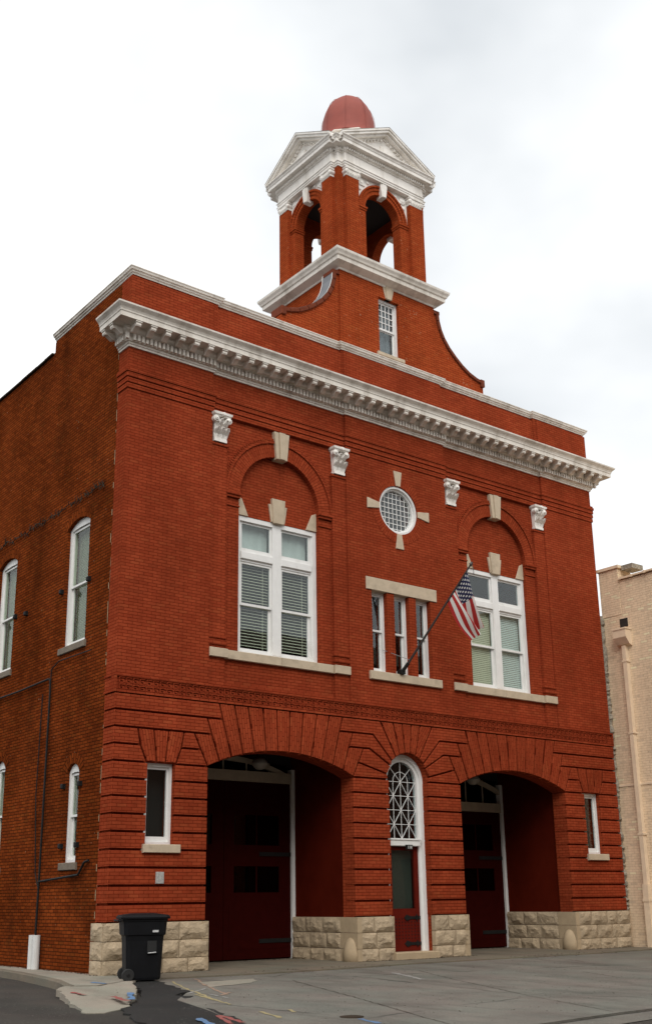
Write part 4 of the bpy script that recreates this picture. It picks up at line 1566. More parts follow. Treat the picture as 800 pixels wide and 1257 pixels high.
# small ground floor windows
for a, b_ in SMALL:
    f = MB(mfront)
    D = 0.12
    z0, z1 = SMZ
    f.box(a + 0.009, a + 0.06, z0, z1, D - 0.02, D + 0.10)
    f.box(b_ - 0.06, b_ - 0.009, z0, z1, D - 0.02, D + 0.10)
    f.box(a + 0.06, b_ - 0.06, z1 - 0.065, z1, D - 0.02, D + 0.10)
    f.box(a + 0.06, b_ - 0.06, z0, z0 + 0.05, D - 0.02, D + 0.10)
    wo = f.build('window', 'window_paint', FS)
    s_ = MB(mfront)
    sash(s_, a + 0.061, b_ - 0.061, z0 + 0.051, z1 - 0.066, D + 0.02, D + 0.07, 0.045, 0.10, 0.05)
    s_.build('sash', 'window_paint', wo)
    pane(mfront, a + 0.10, b_ - 0.10, z0 + 0.145, z1 - 0.11, D + 0.045, wo)
    s_ = MB(mfront)
    s_.box(a - 0.05, b_ + 0.05, z0, z1, 0.5, 0.52)
    s_.build('inner_panel', 'dark_void', wo)
    s_ = MB(mfront)
    s_.bbox(a - 0.06, b_ + 0.12, z0 - 0.165, z0 - 0.004, -0.10, 0.3, 0.01)
    s_.build('sill', 'trim_stone', wo)
pq = MB(mfront)
pq.bbox(0.99, 1.17, 1.53, 1.75, Y0 - 0.022, Y0, 0.005)
pq.build('wall_plaque', 'plaque', FS)
# round window
f = MB(mfront)
CZ = 10.53


def ring(b, r0, r1, d0, d1, n=36, cx=CX, cz=CZ):
    o_ = [(cx + r1 * math.cos(2 * math.pi * k / n), cz + r1 * math.sin(2 * math.pi * k / n)) for k in range(n)]
    i_ = [(cx + r0 * math.cos(2 * math.pi * k / n), cz + r0 * math.sin(2 * math.pi * k / n)) for k in range(n)]
    ringframe(b, o_, i_, d0, d1)


ring(f, 0.575, 0.628, 0.02, 0.20)
ring(f, 0.53, 0.575, 0.08, 0.20)
wo = f.build('round_window', 'window_paint', FS)
b = MB(mfront)
st_ = 0.133
for k in range(-3, 5):
    q = (k - 0.5) * st_
    hh = math.sqrt(max(0, 0.535 ** 2 - q * q))
    b.box(CX + q - 0.0075, CX + q + 0.0075, CZ - hh, CZ + hh, 0.138, 0.15)
    b.box(CX - hh, CX + hh, CZ + q - 0.0075, CZ + q + 0.0075, 0.136, 0.148)
b.build('muntin_grid', 'window_paint', wo)
b = MB(mfront)
b.prism([(CX + 0.535 * math.cos(2 * math.pi * k / 36), CZ + 0.535 * math.sin(2 * math.pi * k / 36)) for k in range(36)], 0.151, 0.156)
b.build('pane', 'glass', wo)
rg = MB(mfront)
pv = None
for k in range(49):
    an = 2 * math.pi * k / 48
    cur = [rg.vert(CX + r_ * math.cos(an), CZ + r_ * math.sin(an), d_) for r_, d_ in ((0.632, 0.05), (0.632, -0.008), (0.88, -0.008), (0.88, 0.02))]
    if pv:
        l0, l1 = 0.75 * 2 * math.pi * (k - 1) / 48, 0.75 * 2 * math.pi * k / 48
        us = (-0.03, 0.0, 0.25, 0.27)
        for q in range(3):
            rg.face([pv[q], cur[q], cur[q + 1], pv[q + 1]], [(us[q], l0), (us[q], l1), (us[q + 1], l1), (us[q + 1], l0)])
    pv = cur
rg.build('round_arch_ring', 'painted_brick_radial', FS)
for k in range(4):
    an = math.pi / 2 * k
    cs, sn = math.cos(an), math.sin(an)
    pl_ = [(0.635, -0.075), (1.03, -0.135), (1.03, 0.135), (0.635, 0.075)]
    b = MB(mfront)
    b.prism([(CX + cs * p_[0] - sn * p_[1], CZ + sn * p_[0] + cs * p_[1]) for p_ in pl_], -0.03, 0.1, 0.008)
    b.build('trim_stone', 'trim_stone', FS)

# side windows with sills and arches
for a, b_, z0, z1, ri in SWIN:
    wo = narrow_window(mleft, a, b_, z0, z1, 0.12, 0.09, 0.06, None, ri, None, True)
    s_ = MB(mleft)
    s_.bbox(a - 0.08, b_ + 0.10, z0 - 0.15, z0 - 0.004, -0.03, 0.3, 0.012)
    s_.build('sill', 'old_sill', wo)
for a, b_, z0, z1, ri in SLOW:
    wo = narrow_window(mleft, a, b_, z0, z1, 0.10, 0.08, 0.06, None, ri)
    s_ = MB(mleft)
    s_.bbox(a - 0.10, b_ + 0.12, z0 - 0.15, z0 - 0.004, -0.03, 0.3, 0.012)
    s_.build('sill', 'old_sill', wo)
brick_arch_n = 14
for a, b_, z0, z1, ri in SWIN + SLOW:
    h = (b_ - a) / 2 + 0.0
    r_ = (h * h + ri * ri) / (2 * ri)
    c_ = ((a + b_) / 2, z1 + ri - r_)
    am = math.asin(h / r_)
    rg = MB(mleft)
    pv = None
    for k in range(15):
        an = math.pi / 2 - am * 1.06 + 2.12 * am * k / 14
        cur = [rg.vert(c_[0] + q * math.cos(an), c_[1] + q * math.sin(an), d_) for q, d_ in ((r_, 0.06), (r_, 0.014), (r_ + 0.22, 0.014), (r_ + 0.22, 0.03))]
        if pv:
            l0, l1 = r_ * 2 * am * (k - 1) / 14, r_ * 2 * am * k / 14
            us = (-0.03, 0, 0.22, 0.24)
            for q in range(3):
                rg.face([pv[q], cur[q], cur[q + 1], pv[q + 1]], [(us[q], l0), (us[q], l1), (us[q + 1], l1), (us[q + 1], l0)])
        pv = cur
    rg.build('window_arch', 'side_brick_radial' if 'side_brick_radial' in MATS else 'side_brick', FS)

# conduits, downspouts, shutter hardware on the side wall
cd_ = MB()
cd_.tube([(-0.035, 7.4, 5.86), (-0.035, 4.6, 5.86), (-0.035, 3.05, 5.90), (-0.035, 2.98, 5.85), (-0.035, 2.96, 5.6), (-0.035, 2.98, 1.7), (-0.035, 3.0, 0.5)], 0.023, 8)
cd_.build('conduit', 'black_iron', FS)
cd_ = MB()
cd_.tube([(-0.03, 2.98, 5.8), (-0.03, 2.95, 6.1), (-0.03, 2.6, 6.22), (-0.03, 1.1, 6.2)], 0.014, 6)
cd_.build('cable', 'black_iron', FS)
cd_ = MB()
cd_.tube([(-0.035, 3.0, 1.62), (-0.035, 2.3, 1.66), (-0.035, 1.2, 1.72), (-0.035, 0.95, 1.95), (-0.02, 0.80, 1.98)], 0.024, 8)
cd_.build('conduit', 'black_iron', FS)
cd_ = MB()
cd_.tube([(-0.028, 3.35, 5.6), (-0.028, 3.4, 3.4), (-0.028, 3.2, 1.8), (-0.03, 3.03, 1.5)], 0.012, 6)
cd_.build('cable', 'black_iron', FS)
for yy in (2.86, 3.06):
    cd_ = MB()
    cd_.tube([(-0.07, yy, -0.086), (-0.07, yy, 0.57)], 0.075, 14)
    cd_.build('conduit_guard', 'pvc_white', FS)
for (yy, zz) in ((1.40, 7.8), (2.72, 7.8), (5.22, 7.75), (4.6, 7.7), (1.38, 2.3), (2.1, 2.3), (1.36, 3.5), (2.12, 3.5), (6.6, 7.8)):
    b = MB(mleft)
    b.bbox(yy - 0.05, yy + 0.05, zz - 0.05, zz + 0.05, -0.06, 0.03, 0.02)
    b.build('shutter_stay', 'black_iron', FS)
vn = MB()
random.seed(5)
pv = Vector((0.0, 1.45, 9.75))
pts = [Vector((-0.01, 0.9 + 0.17 * k, 9.78 + 0.03 * math.sin(k * 1.3) + random.uniform(-0.04, 0.04))) for k in range(38)]
vn.tube(pts, [0.004 + 0.010 * random.random() for _ in pts], 5)
for p_ in pts:
    for _ in range(8):
        if random.random() < 0.5 + (0.5 if p_.y < 1.6 else 0):
            q = p_ + Vector((-0.03, random.uniform(-0.14, 0.14), random.uniform(-0.12, 0.14)))
            vn.tube([p_, q], [0.012, 0.004], 4)
vn.build('dead_vine', 'tile_dark', FS, kind='stuff')

# ------------------------------------------------------------------ tower (a part of the station, its pieces sub-parts)
TX0, TX1, TY0, TY1 = 6.0, W - 6.0, 0.10, 3.0
TCY = (TY0 + TY1) / 2
HX, HY = (TX1 - TX0) / 2, (TY1 - TY0) / 2
tw = MB(mfront)
TWN = (7.31, 8.025, 14.86, 16.50)
tw.wall(rect(TX0, TX1, 14.42, 16.86), [rect(*TWN)], TY0, TY0 + 0.3)
tw.mp = mworld
tw.box(TX0, TX0 + 0.3, TY0 + 0.3005, TY1, 13.3, 16.86)
tw.box(TX1 - 0.3, TX1, TY0 + 0.3005, TY1, 13.3, 16.86)
tw.box(TX0 + 0.3005, TX1 - 0.3005, TY1 - 0.3, TY1 - 0.001, 13.3, 16.86)
TOWER = tw.build('tower', 'tower_brick', FS)
# tower window
f = MB(mfront)
a, b_, z0, z1 = TWN
D = TY0 + 0.12
f.box(a, a + 0.06, z0, z1, D - 0.02, D + 0.1)
f.box(b_ - 0.06, b_, z0, z1, D - 0.02, D + 0.1)
f.box(a + 0.06, b_ - 0.06, z1 - 0.07, z1, D - 0.02, D + 0.1)
f.box(a + 0.06, b_ - 0.06, z0, z0 + 0.04, D - 0.02, D + 0.1)
wo = f.build('window', 'window_paint', FS)
zm = 15.66
s_ = MB(mfront)
sash(s_, a + 0.061, b_ - 0.061, zm - 0.03, z1 - 0.071, D + 0.02, D + 0.05, 0.045, 0.05, 0.045)
for k in range(1, 4):
    x = a + 0.106 + (b_ - a - 0.212) * k / 4
    s_.box(x - 0.011, x + 0.011, zm + 0.02, z1 - 0.116, D + 0.022, D + 0.04)
for k in range(1, 4):
    z = zm + 0.02 + (z1 - 0.136 - zm) * k / 4
    s_.box(a + 0.106, b_ - 0.106, z - 0.011, z + 0.011, D + 0.0205, D + 0.0385)
s_.build('sash', 'window_paint', wo)
pane(mfront, a + 0.1, b_ - 0.1, zm + 0.01, z1 - 0.11, D + 0.042, wo)
s_ = MB(mfront)
sash(s_, a + 0.061, b_ - 0.061, z0 + 0.041, zm - 0.031, D + 0.055, D + 0.085, 0.045, 0.06, 0.03)
s_.build('sash', 'window_paint', wo)
pane(mfront, a + 0.1, b_ - 0.1, z0 + 0.095, zm - 0.05, D + 0.068, wo)
shade(mfront, a - 0.02, b_ + 0.02, z0 - 0.05, z1 + 0.05, D + 0.19, wo, 'lead')
s_ = MB(mfront)
s_.bbox(a - 0.1, b_ + 0.12, z0 - 0.10, z0 - 0.002, TY0 - 0.06, TY0 + 0.28, 0.01)
s_.build('sill', 'trim_stone', wo)
ks = MB(mfront)
km = (a + b_) / 2
ks.prism([(km - 0.11, 16.52), (km + 0.11, 16.52), (km + 0.20, 16.86), (km - 0.20, 16.86)], TY0 - 0.02, TY0 + 0.1, 0.006)
ks.prism([(km - 0.075, 16.50), (km + 0.075, 16.50), (km + 0.13, 17.0), (km - 0.13, 17.0)], TY0 - 0.045, TY0 + 0.1, 0.008)
ks.build('keystone', 'trim_stone', TOWER)
box_path = [(TX0, TY1), (TX0, TY0), (TX1, TY0), (TX1, TY1)]
cc = MB()
cc.sweep(box_path, [(-0.3, 16.84), (0.02, 16.84), (0.04, 16.88), (0.23, 16.97), (0.24, 17.07), (0.27, 17.09), (0.29, 17.14), (0.33, 17.20), (0.34, 17.26), (0.32, 17.275), (-0.3, 17.36)], closed=True)
cc.build('tower_cornice', 'cornice_paint', TOWER)
fl = MB()
fl.box(TX0 + 0.25, TX1 - 0.25, TY0 + 0.25, TY1 - 0.25, 17.2, 17.34)
fl.build('belfry_floor', 'lead', TOWER)
# scroll wings
WC = [(0.0, 16.75), (0.20, 16.75), (0.22, 16.5), (0.29, 16.25), (0.40, 16.03), (0.58, 15.80), (0.80, 15.60), (1.05, 15.41), (1.32, 15.26), (1.60, 15.17), (1.84, 15.13), (1.84, 14.5), (0.0, 14.5)]


def wmap(sg):
    ex = TX0 if sg < 0 else TX1
    return lambda u, v_, d: (ex + sg * u, d, v_)


for sg in (-1, 1):
    b = MB(wmap(sg))
    b.wall(WC, [], 0.14, 0.52)
    b.build('scroll_wing', 'tower_brick', TOWER)
    # brick moulding along the front edge
    b = MB(wmap(sg))
    cv_ = WC[1:-2]
    for k in range(len(cv_) - 1):
        p, q = Vector(cv_[k]), Vector(cv_[k + 1])
        d = (q - p).normalized()
        nn = Vector((-d.y, d.x)) * -1
        if nn.x + nn.y > 0:
            nn = -nn
        b.prism([tuple(p), tuple(q), tuple(q + nn * 0.10), tuple(p + nn * 0.10)], 0.09, 0.145, 0.012)
    b.box(-0.0, 0.22, 16.68, 16.78, 0.095, 0.5)
    b.box(1.72, 1.86, 14.95, 15.16, 0.08, 0.53)
    b.build('scroll_moulding', 'scroll_brown', TOWER)
    # metal flashing on the curve with light edges
    b = MB(wmap(sg))
    for k in range(len(cv_) - 2):
        p, q = cv_[k + 1] if False else cv_[k], cv_[k + 1]
        i = [b.vert(p[0] + 0.006, p[1] + 0.006, 0.12), b.vert(q[0] + 0.006, q[1] + 0.006, 0.12), b.vert(q[0] + 0.006, q[1] + 0.006, 0.54), b.vert(p[0] + 0.006, p[1] + 0.006, 0.54)]
        b.face(i)
    b.build('flashing', 'lead', TOWER)
    b = MB(wmap(sg))
    for d_ in (0.12, 0.525):
        for k in range(len(cv_) - 2):
            p, q = cv_[k], cv_[k + 1]
            i = [b.vert(p[0] + 0.011, p[1] + 0.011, d_), b.vert(q[0] + 0.011, q[1] + 0.011, d_), b.vert(q[0] + 0.011, q[1] + 0.011, d_ + 0.028), b.vert(p[0] + 0.011, p[1] + 0.011, d_ + 0.028)]
            b.face(i)
    b.build('flashing_edge', 'white_paint', TOWER)

# belfry: corner blocks, pilasters, arched walls
FZ, AZ = 17.30, 20.10        # floor, underside of the architrave
BD = 0.15
cxh, cyh = HX - BD, HY - BD  # half sizes of the corner-block square
FACES = []


def fmap(kind):
    if kind == 'front':
        return lambda u, v_, d: (CX + u, TY0 + d, v_), HX
    if kind == 'back':
        return lambda u, v_, d: (CX - u, TY1 - d, v_), HX
    if kind == 'left':
        return lambda u, v_, d: (TX0 + d, TCY - u, v_), HY
    return lambda u, v_, d: (TX1 - d, TCY + u, v_), HY


AS = 19.17
for kind in ('front', 'back', 'left', 'right'):
    mp_, half = fmap(kind)
    r_ = 0.62 if kind in ('front', 'back') else 0.57
    po, pi_ = (1.36, 0.93) if kind in ('front', 'back') else (1.15, 0.77)
    lim = (cxh if kind in ('front', 'back') else cyh - 0.24)
    b = MB(mp_)
    hole = [(r_, FZ)] + arc(0, AS, r_, 0, 180, 20) + [(-r_, FZ)]
    b.wall([(-lim, FZ - 0.02), (-r_, FZ - 0.02)] + hole[::-1] + [(r_, FZ - 0.02), (lim, FZ - 0.02), (lim, AZ + 0.1), (-lim, AZ + 0.1)], [], BD + 0.0, BD + 0.24)
    b.build('belfry_wall', 'tower_brick', TOWER)
    for sg in (-1, 1):
        b = MB(mp_)
        lo, hi = sorted((sg * pi_, sg * po))
        b.box(lo, hi, FZ, 19.83, 0.0, BD)
        b.box(lo - 0.035, hi + 0.035, FZ, FZ + 0.10, -0.035, BD)
        b.box(lo - 0.02, hi + 0.02, FZ + 0.10, FZ + 0.16, -0.02, BD)
        b.build('belfry_pilaster', 'tower_brick', TOWER)
        # ionic capital
        b = MB(mp_)
        cm = (lo + hi) / 2
        hw = (hi - lo) / 2
        b.box(lo - 0.015, hi + 0.015, 19.83, 19.86, -0.015, BD)
        b.box(lo - 0.008, hi + 0.008, 19.86, 20.03, -0.025, BD)
        b.box(lo - 0.04, hi + 0.04, 20.03, 20.095, -0.05, BD)
        for s2 in (-1, 1):
            vx = cm + s2 * (hw - 0.015)
            for q, d_ in ((0.07, -0.04), (0.042, -0.052), (0.018, -0.06)):
                b.prism([(vx + q * math.cos(2 * math.pi * k / 14), 19.955 + q * math.sin(2 * math.pi * k / 14)) for k in range(14)], d_, BD, 0.006)
        for k in range(5):
            xx = lo + (hi - lo) * (k + 0.5) / 5
            b.prism([(xx - 0.028, 19.90), (xx, 19.87), (xx + 0.028, 19.90), (xx + 0.028, 19.98), (xx - 0.028, 19.98)], -0.045, 0.0, 0.008)
        b.build('ionic_capital', 'white_paint', TOWER)
        # impost pier beside the opening
        b = MB(mp_)
        lo, hi = sorted((sg * (r_ - 0.003), sg * (pi_ + 0.0)))
        b.box(lo, hi, FZ, AS - 0.12, BD - 0.045, BD + 0.25)
        b.box(lo - (0.02 if sg > 0 else 0), hi + (0.02 if sg < 0 else 0), AS - 0.12, AS - 0.06, BD - 0.065, BD + 0.26)
        b.box(lo - (0.035 if sg > 0 else 0), hi + (0.035 if sg < 0 else 0), AS - 0.06, AS, BD - 0.09, BD + 0.27)
        b.build('belfry_impost', 'tower_brick', TOWER)
    # archivolt
    b = MB(mp_)
    pv = None
    for k in range(31):
        an = math.pi * k / 30
        cs, sn = math.cos(an), math.sin(an)
        cur = [b.vert(q * cs, AS + q * sn, d_) for q, d_ in ((r_ - 0.01, BD + 0.25), (r_ - 0.01, BD - 0.03), (r_ + 0.10, BD - 0.03), (r_ + 0.10, BD - 0.055), (r_ + 0.18, BD - 0.055), (r_ + 0.19, BD - 0.085), (r_ + 0.245, BD - 0.085), (r_ + 0.245, BD + 0.02))]
        if pv:
            l0, l1 = (r_ + 0.1) * math.pi * (k - 1) / 30, (r_ + 0.1) * math.pi * k / 30
            us = (-0.3, 0, 0.1, 0.12, 0.2, 0.22, 0.28, 0.38)
            for q in range(7):
                b.face([pv[q], cur[q], cur[q + 1], pv[q + 1]], [(us[q], l0), (us[q], l1), (us[q + 1], l1), (us[q + 1], l0)])
        pv = cur
    b.build('archivolt', 'tower_brick_radial', TOWER)
    # white ornamented spandrels
    b = MB(mp_)
    for sg in (-1, 1):
        pts = [(sg * q[0], q[1]) for q in arc(0, AS, r_ + 0.24, 2, 88, 12)]
        poly = pts + [(sg * 0.001, AZ), (sg * pi_, AZ), (sg * pi_, AS + 0.03)]
        b.prism(poly if sg > 0 else poly[::-1], BD - 0.018, BD + 0.02)
        random.seed(3)
        ex, ez = sg * (pi_ - 0.17), AZ - 0.17
        for rr, dep in ((0.11, 0.03), (0.06, 0.045)):
            b.prism([(ex + rr * math.cos(2 * math.pi * k / 12), ez + rr * math.sin(2 * math.pi * k / 12)) for k in range(12)], BD - 0.02 - dep, BD, 0.012)
        for k in range(7):
            an = R(40 + 8 * k)
            q = r_ + 0.34
            x_, z_ = sg * q * math.cos(R(10 + 12 * k)), AS + q * math.sin(R(10 + 12 * k))
            if abs(x_) < pi_ - 0.05 and z_ < AZ - 0.05:
                b.prism([(x_ + 0.05 * math.cos(2 * math.pi * j / 7 + k), z_ + 0.05 * math.sin(2 * math.pi * j / 7 + k)) for j in range(7)], BD - 0.05, BD, 0.015)
    b.build('spandrel', 'white_paint', TOWER)
    b = MB(mp_)
    b.prism([(-0.075, AS + r_ - 0.10), (0.075, AS + r_ - 0.10), (0.13, AZ - 0.005), (-0.13, AZ - 0.005)], 0.01, BD + 0.1, 0.012)
    b.prism([(-0.045, AS + r_ - 0.11), (0.045, AS + r_ - 0.11), (0.075, AZ - 0.006), (-0.075, AZ - 0.006)], -0.01, BD, 0.008)
    b.build('belfry_keystone', 'white_paint', TOWER)
ce = MB()
ce.box(CX - cxh + 0.1, CX + cxh - 0.1, TCY - cyh + 0.1, TCY + cyh - 0.1, AZ + 0.0, AZ + 0.08)
ce.build('belfry_ceiling', 'dark_void', TOWER)
CR = 0.115                    # the corner piers stand just behind the pilasters
for sx in (-1, 1):
    for sy in (-1, 1):
        b = MB()
        xs = sorted((CX + sx * 1.20, CX + sx * (HX - CR)))
        ys = sorted((TCY + sy * 1.0, TCY + sy * (HY - CR)))
        b.box(xs[0], xs[1], ys[0], ys[1], FZ, AZ + 0.05)
        b.build('corner_pier', 'tower_brick', TOWER)
# entablature with breaks: plan is a cross with stepped corners
px_, py_ = 1.42, 1.21        # half widths of the projecting parts
ex_, ey_ = HX + 0.02, HY + 0.02
qx, qy = HX - CR + 0.02, HY - CR + 0.02


def quad(sx, sy):
    return [(-ex_, py_), (-ex_, 0), ]


plan = [(-ex_, py_), (-ex_, -py_), (-qx, -py_), (-qx, -qy), (-px_, -qy), (-px_, -ey_), (px_, -ey_), (px_, -qy), (qx, -qy), (qx, -py_), (ex_, -py_), (ex_, py_), (qx, py_), (qx, qy), (px_, qy), (px_, ey_), (-px_, ey_), (-px_, qy), (-qx, qy), (-qx, py_)]
plan = [(CX + x, TCY + y) for x, y in plan]
en = MB()
en.sweep(plan, [(-0.3, AZ), (0.0, AZ), (0.0, AZ + 0.05), (0.018, AZ + 0.055), (0.018, AZ + 0.10), (0.04, AZ + 0.118), (0.04, AZ + 0.132), (0.0, AZ + 0.137), (0.0, AZ + 0.41), (0.03, AZ + 0.42), (0.035, AZ + 0.45)], closed=True)
en.sweep(plan, [(-0.3, AZ + 0.45), (0.05, AZ + 0.45), (0.05, AZ + 0.535), (0.10, AZ + 0.55), (0.20, AZ + 0.565), (0.20, AZ + 0.66), (0.215, AZ + 0.67), (0.23, AZ + 0.71), (0.265, AZ + 0.745), (0.265, AZ + 0.765), (-0.3, AZ + 0.80)], closed=True)
en.build('belfry_entablature', 'white_paint', TOWER)
dn = MB()
for i in range(len(plan)):
    p, q = Vector(plan[i]), Vector(plan[(i + 1) % len(plan)])
    L_ = (q - p).length
    d = (q - p).normalized()
    nn = Vector((d.y, -d.x))
    cnt = max(1, int(L_ / 0.075))
    if L_ < 0.06:
        continue
    for k in range(cnt):
        c_ = p + d * (L_ * (k + 0.5) / cnt) + nn * 0.05
        q4 = [c_ - d * 0.022, c_ + d * 0.022, c_ + d * 0.022 + nn * 0.045, c_ - d * 0.022 + nn * 0.045]
        lo = [dn.vert(v_.x, v_.y, AZ + 0.46) for v_ in q4]
        hi = [dn.vert(v_.x, v_.y, AZ + 0.525) for v_ in q4]
        dn.face(lo[::-1]); dn.face(hi)
        for j in range(4):
            jj = (j + 1) % 4
            dn.face([lo[j], lo[jj], hi[jj], hi[j]])
dn.build('belfry_dentils', 'white_paint', TOWER, kind='stuff')
# pediments and cross-gable roof
PZ0, PZ1 = AZ + 0.765, 21.78
for kind in ('front', 'back', 'left', 'right'):
    mp_, half = fmap(kind)
    hw = (px_ if kind in ('front', 'back') else py_) + 0.27
    t = 0.16
    sl = (PZ1 - PZ0 - 0.10) / hw
    b = MB(mp_)
    b.prism([(-hw + 0.25, PZ0 - 0.03), (hw - 0.25, PZ0 - 0.03), (0, PZ0 - 0.03 + sl * (hw - 0.25) + 0.02)], -0.02, 0.35)
    # relief ornament
    for k in range(5):
        xx = (k - 2) * 0.26
        zz = PZ0 + 0.10
        b.prism([(xx + 0.07 * math.cos(2 * math.pi * j / 8), zz + 0.06 * math.sin(2 * math.pi * j / 8)) for j in range(8)], -0.05, 0.0, 0.015)
    b.prism([(-0.10, PZ0 + 0.14), (0.10, PZ0 + 0.14), (0.14, PZ0 + 0.38), (0.0, PZ0 + 0.44), (-0.14, PZ0 + 0.38)], -0.06, 0.0, 0.02)
    b.build('pediment', 'white_paint', TOWER)
    b = MB(mp_)
    d0 = -0.285
    for sg in (-1, 1):
        for (o0, o1, da) in ((0.0, 0.06, d0), (-0.075, 0.0, d0 + 0.03), (-0.14, -0.075, d0 + 0.10), (-0.19, -0.14, d0 + 0.22)):
            zt_ = PZ1 - 0.06
            poly = [(sg * (hw + 0.0), PZ0 + o0 + (0.0 if o0 >= 0 else 0)), (sg * (hw + 0.0), PZ0 + o1), (0, zt_ + o1), (0, zt_ + o0)]
            b.prism(poly if sg < 0 else poly[::-1], da, 0.3)
        n = 14
        for k in range(2, n):
            f_ = k / n
            x_ = sg * hw * (1 - f_)
            z_ = PZ0 + (PZ1 - 0.06 - PZ0) * f_ - 0.215
            if z_ > PZ0 + 0.0:
                b.prism([(x_ - 0.024, z_ - 0.03), (x_ + 0.024, z_ - 0.03), (x_ + 0.024, z_ + 0.05), (x_ - 0.024, z_ + 0.05)], -0.075, 0.0)
    b.build('raking_cornice', 'white_paint', TOWER)
    b = MB(mp_)
    zt_ = PZ1 + 0.004
    i = [b.vert(-hw - 0.01, PZ0 + 0.062, d0 - 0.012), b.vert(0, zt_, d0 - 0.012), b.vert(hw + 0.01, PZ0 + 0.062, d0 - 0.012),
         b.vert(-hw - 0.01, PZ0 + 0.062, half), b.vert(0, zt_, half), b.vert(hw + 0.01, PZ0 + 0.062, half)]
    b.face([i[0], i[1], i[4], i[3]])
    b.face([i[1], i[2], i[5], i[4]])
    b.build('gable_roof', 'white_paint', TOWER)
b = MB()
b.lathe(CX, TCY, [(0.95, 21.2), (0.95, 21.95), (0.88, 22.0), (0.88, 22.12), (0.93, 22.14), (0.93, 22.18)], 8, math.pi / 8)
b.build('dome_base', 'cornice_paint', TOWER)
b = MB()
NS = 48
rings = []
for r_, z in [(0.885, 22.18), (0.85, 22.25), (0.82, 22.36), (0.805, 22.55), (0.797, 22.75), (0.785, 22.92), (0.758, 23.08), (0.715, 23.22), (0.655, 23.36), (0.58, 23.48), (0.49, 23.59), (0.39, 23.68), (0.28, 23.74), (0.15, 23.77)]:
    rg_ = []
    for k in range(NS):
        th = 2 * math.pi * k / NS
        ph = (th + math.pi / 8) % (math.pi / 4) - math.pi / 8
        oc = math.cos(math.pi / 8) / math.cos(ph)
        rr = r_ * (0.68 * 0.965 + 0.32 * oc)
        rg_.append(b.vert(CX - 0.03 + rr * math.cos(th + math.pi / 8), TCY + rr * math.sin(th + math.pi / 8), z))
    rings.append(rg_)
for a_, c_ in zip(rings, rings[1:]):
    for k in range(NS):
        b.face([a_[k], a_[(k + 1) % NS], c_[(k + 1) % NS], c_[k]])
b.face(rings[0][::-1])
b.face(rings[-1])
dm = b.build('dome', 'dome_paint', TOWER, smooth=True)
for k in range(8):
    b = MB()
    th = math.pi / 4 * k + math.pi / 4
    b.tube([(CX - 0.03 + q * math.cos(th), TCY + q * math.sin(th), z + 0.003) for q, z in ((0.885, 22.19), (0.822, 22.36), (0.80, 22.75), (0.76, 23.08), (0.657, 23.36), (0.49, 23.595), (0.28, 23.745))], 0.006, 5)
    b.build('seam', 'dome_paint', dm)

# ------------------------------------------------------------------ flag on its pole
FL = thing('flag', 'American flag hanging from a dark angled pole above the entrance windows', 'flag', loc=(7.53, -0.08, 6.36))
tipw = Vector((8.47, -1.6, 8.84))
base = Vector((7.53, -0.08, 6.36))
b = MB()
b.tube([(0, 0, 0), tuple((tipw - base) * 0.5), tuple(tipw - base)], [0.032, 0.026, 0.02], 10)
e = tipw - base
dirp = e.normalized()
pole = b.build('flagpole', 'pole_metal', FL)
b = MB()
b.tube([tuple(e), tuple(e + dirp * 0.02), tuple(e + dirp * 0.09)], [0.02, 0.05, 0.02], 10)
b.tube([tuple(e), tuple(e + Vector((0.10, 0, -0.05))), tuple(e + Vector((0.10, 0.0, -0.22)))], 0.008, 6)
b.build('finial', 'pole_metal', FL)
b = MB()
b.box(-0.07, 0.07, -0.05, 0.10, -0.03, 0.08)
b.tube([(0, 0, 0.02), tuple(dirp * 0.28)], 0.045, 10)
b.build('pole_bracket', 'black_iron', FL)
b = MB()
m2 = e * 0.12
b.tube([tuple(m2), (-0.42, 0.2, 0.55)], 0.007, 5)
b.tube([tuple(e * 0.30), (0.95, 0.1, 1.0)], 0.005, 5)
b.build('guy_wire', 'wire', FL)
cl_ = MB()
NU, NV = 40, 39
H0, H1 = e * 0.955, e * 0.665
F0 = Vector((1.68, -1.02, 1.16))      # fly end, top corner side
F1 = Vector((1.47, -1.02, 0.80))
grid = {}
for i in range(NU + 1):
    t = i / NU
    for j in range(NV + 1):
        s = j / NV
        p = H0.lerp(H1, s)
        q = F0.lerp(F1, s)
        gth = t ** 0.75
        pt = p.lerp(q, t)
        # sag: the cloth near the hoist hangs lower toward the middle
        fold = math.sin(s * math.pi * 3.2 + t * 1.6) * 0.10 * (0.25 + 0.75 * math.sin(min(1, t * 1.25) * math.pi * 0.6))
        fold2 = math.sin(s * math.pi * 5.1 + 2.2 + t * 4) * 0.035 * t
        pt = pt + Vector((0.62 * (fold + fold2), -0.78 * (fold + fold2), 0.0))
        pt.z -= 0.10 * math.sin(math.pi * t) * (0.3 + 0.7 * s)
        pt.x -= 0.05 * math.sin(math.pi * t) * (1 - s)
        grid[i, j] = cl_.vert(*pt)
for i in range(NU):
    for j in range(NV):
        cl_.face([grid[i, j], grid[i + 1, j], grid[i + 1, j + 1], grid[i, j + 1]],
                 [(i / NU, j / NV), ((i + 1) / NU, j / NV), ((i + 1) / NU, (j + 1) / NV), (i / NU, (j + 1) / NV)])
cl_.build('flag_cloth', 'flag_cloth', FL, smooth=True, recalc=False)

# ------------------------------------------------------------------ wheeled refuse bin
BN = thing('refuse_bin', 'black plastic wheeled refuse bin standing against the stone corner base', 'refuse bin', loc=(-0.02, -1.40, -0.105), rotz=R(-20))
b = MB()


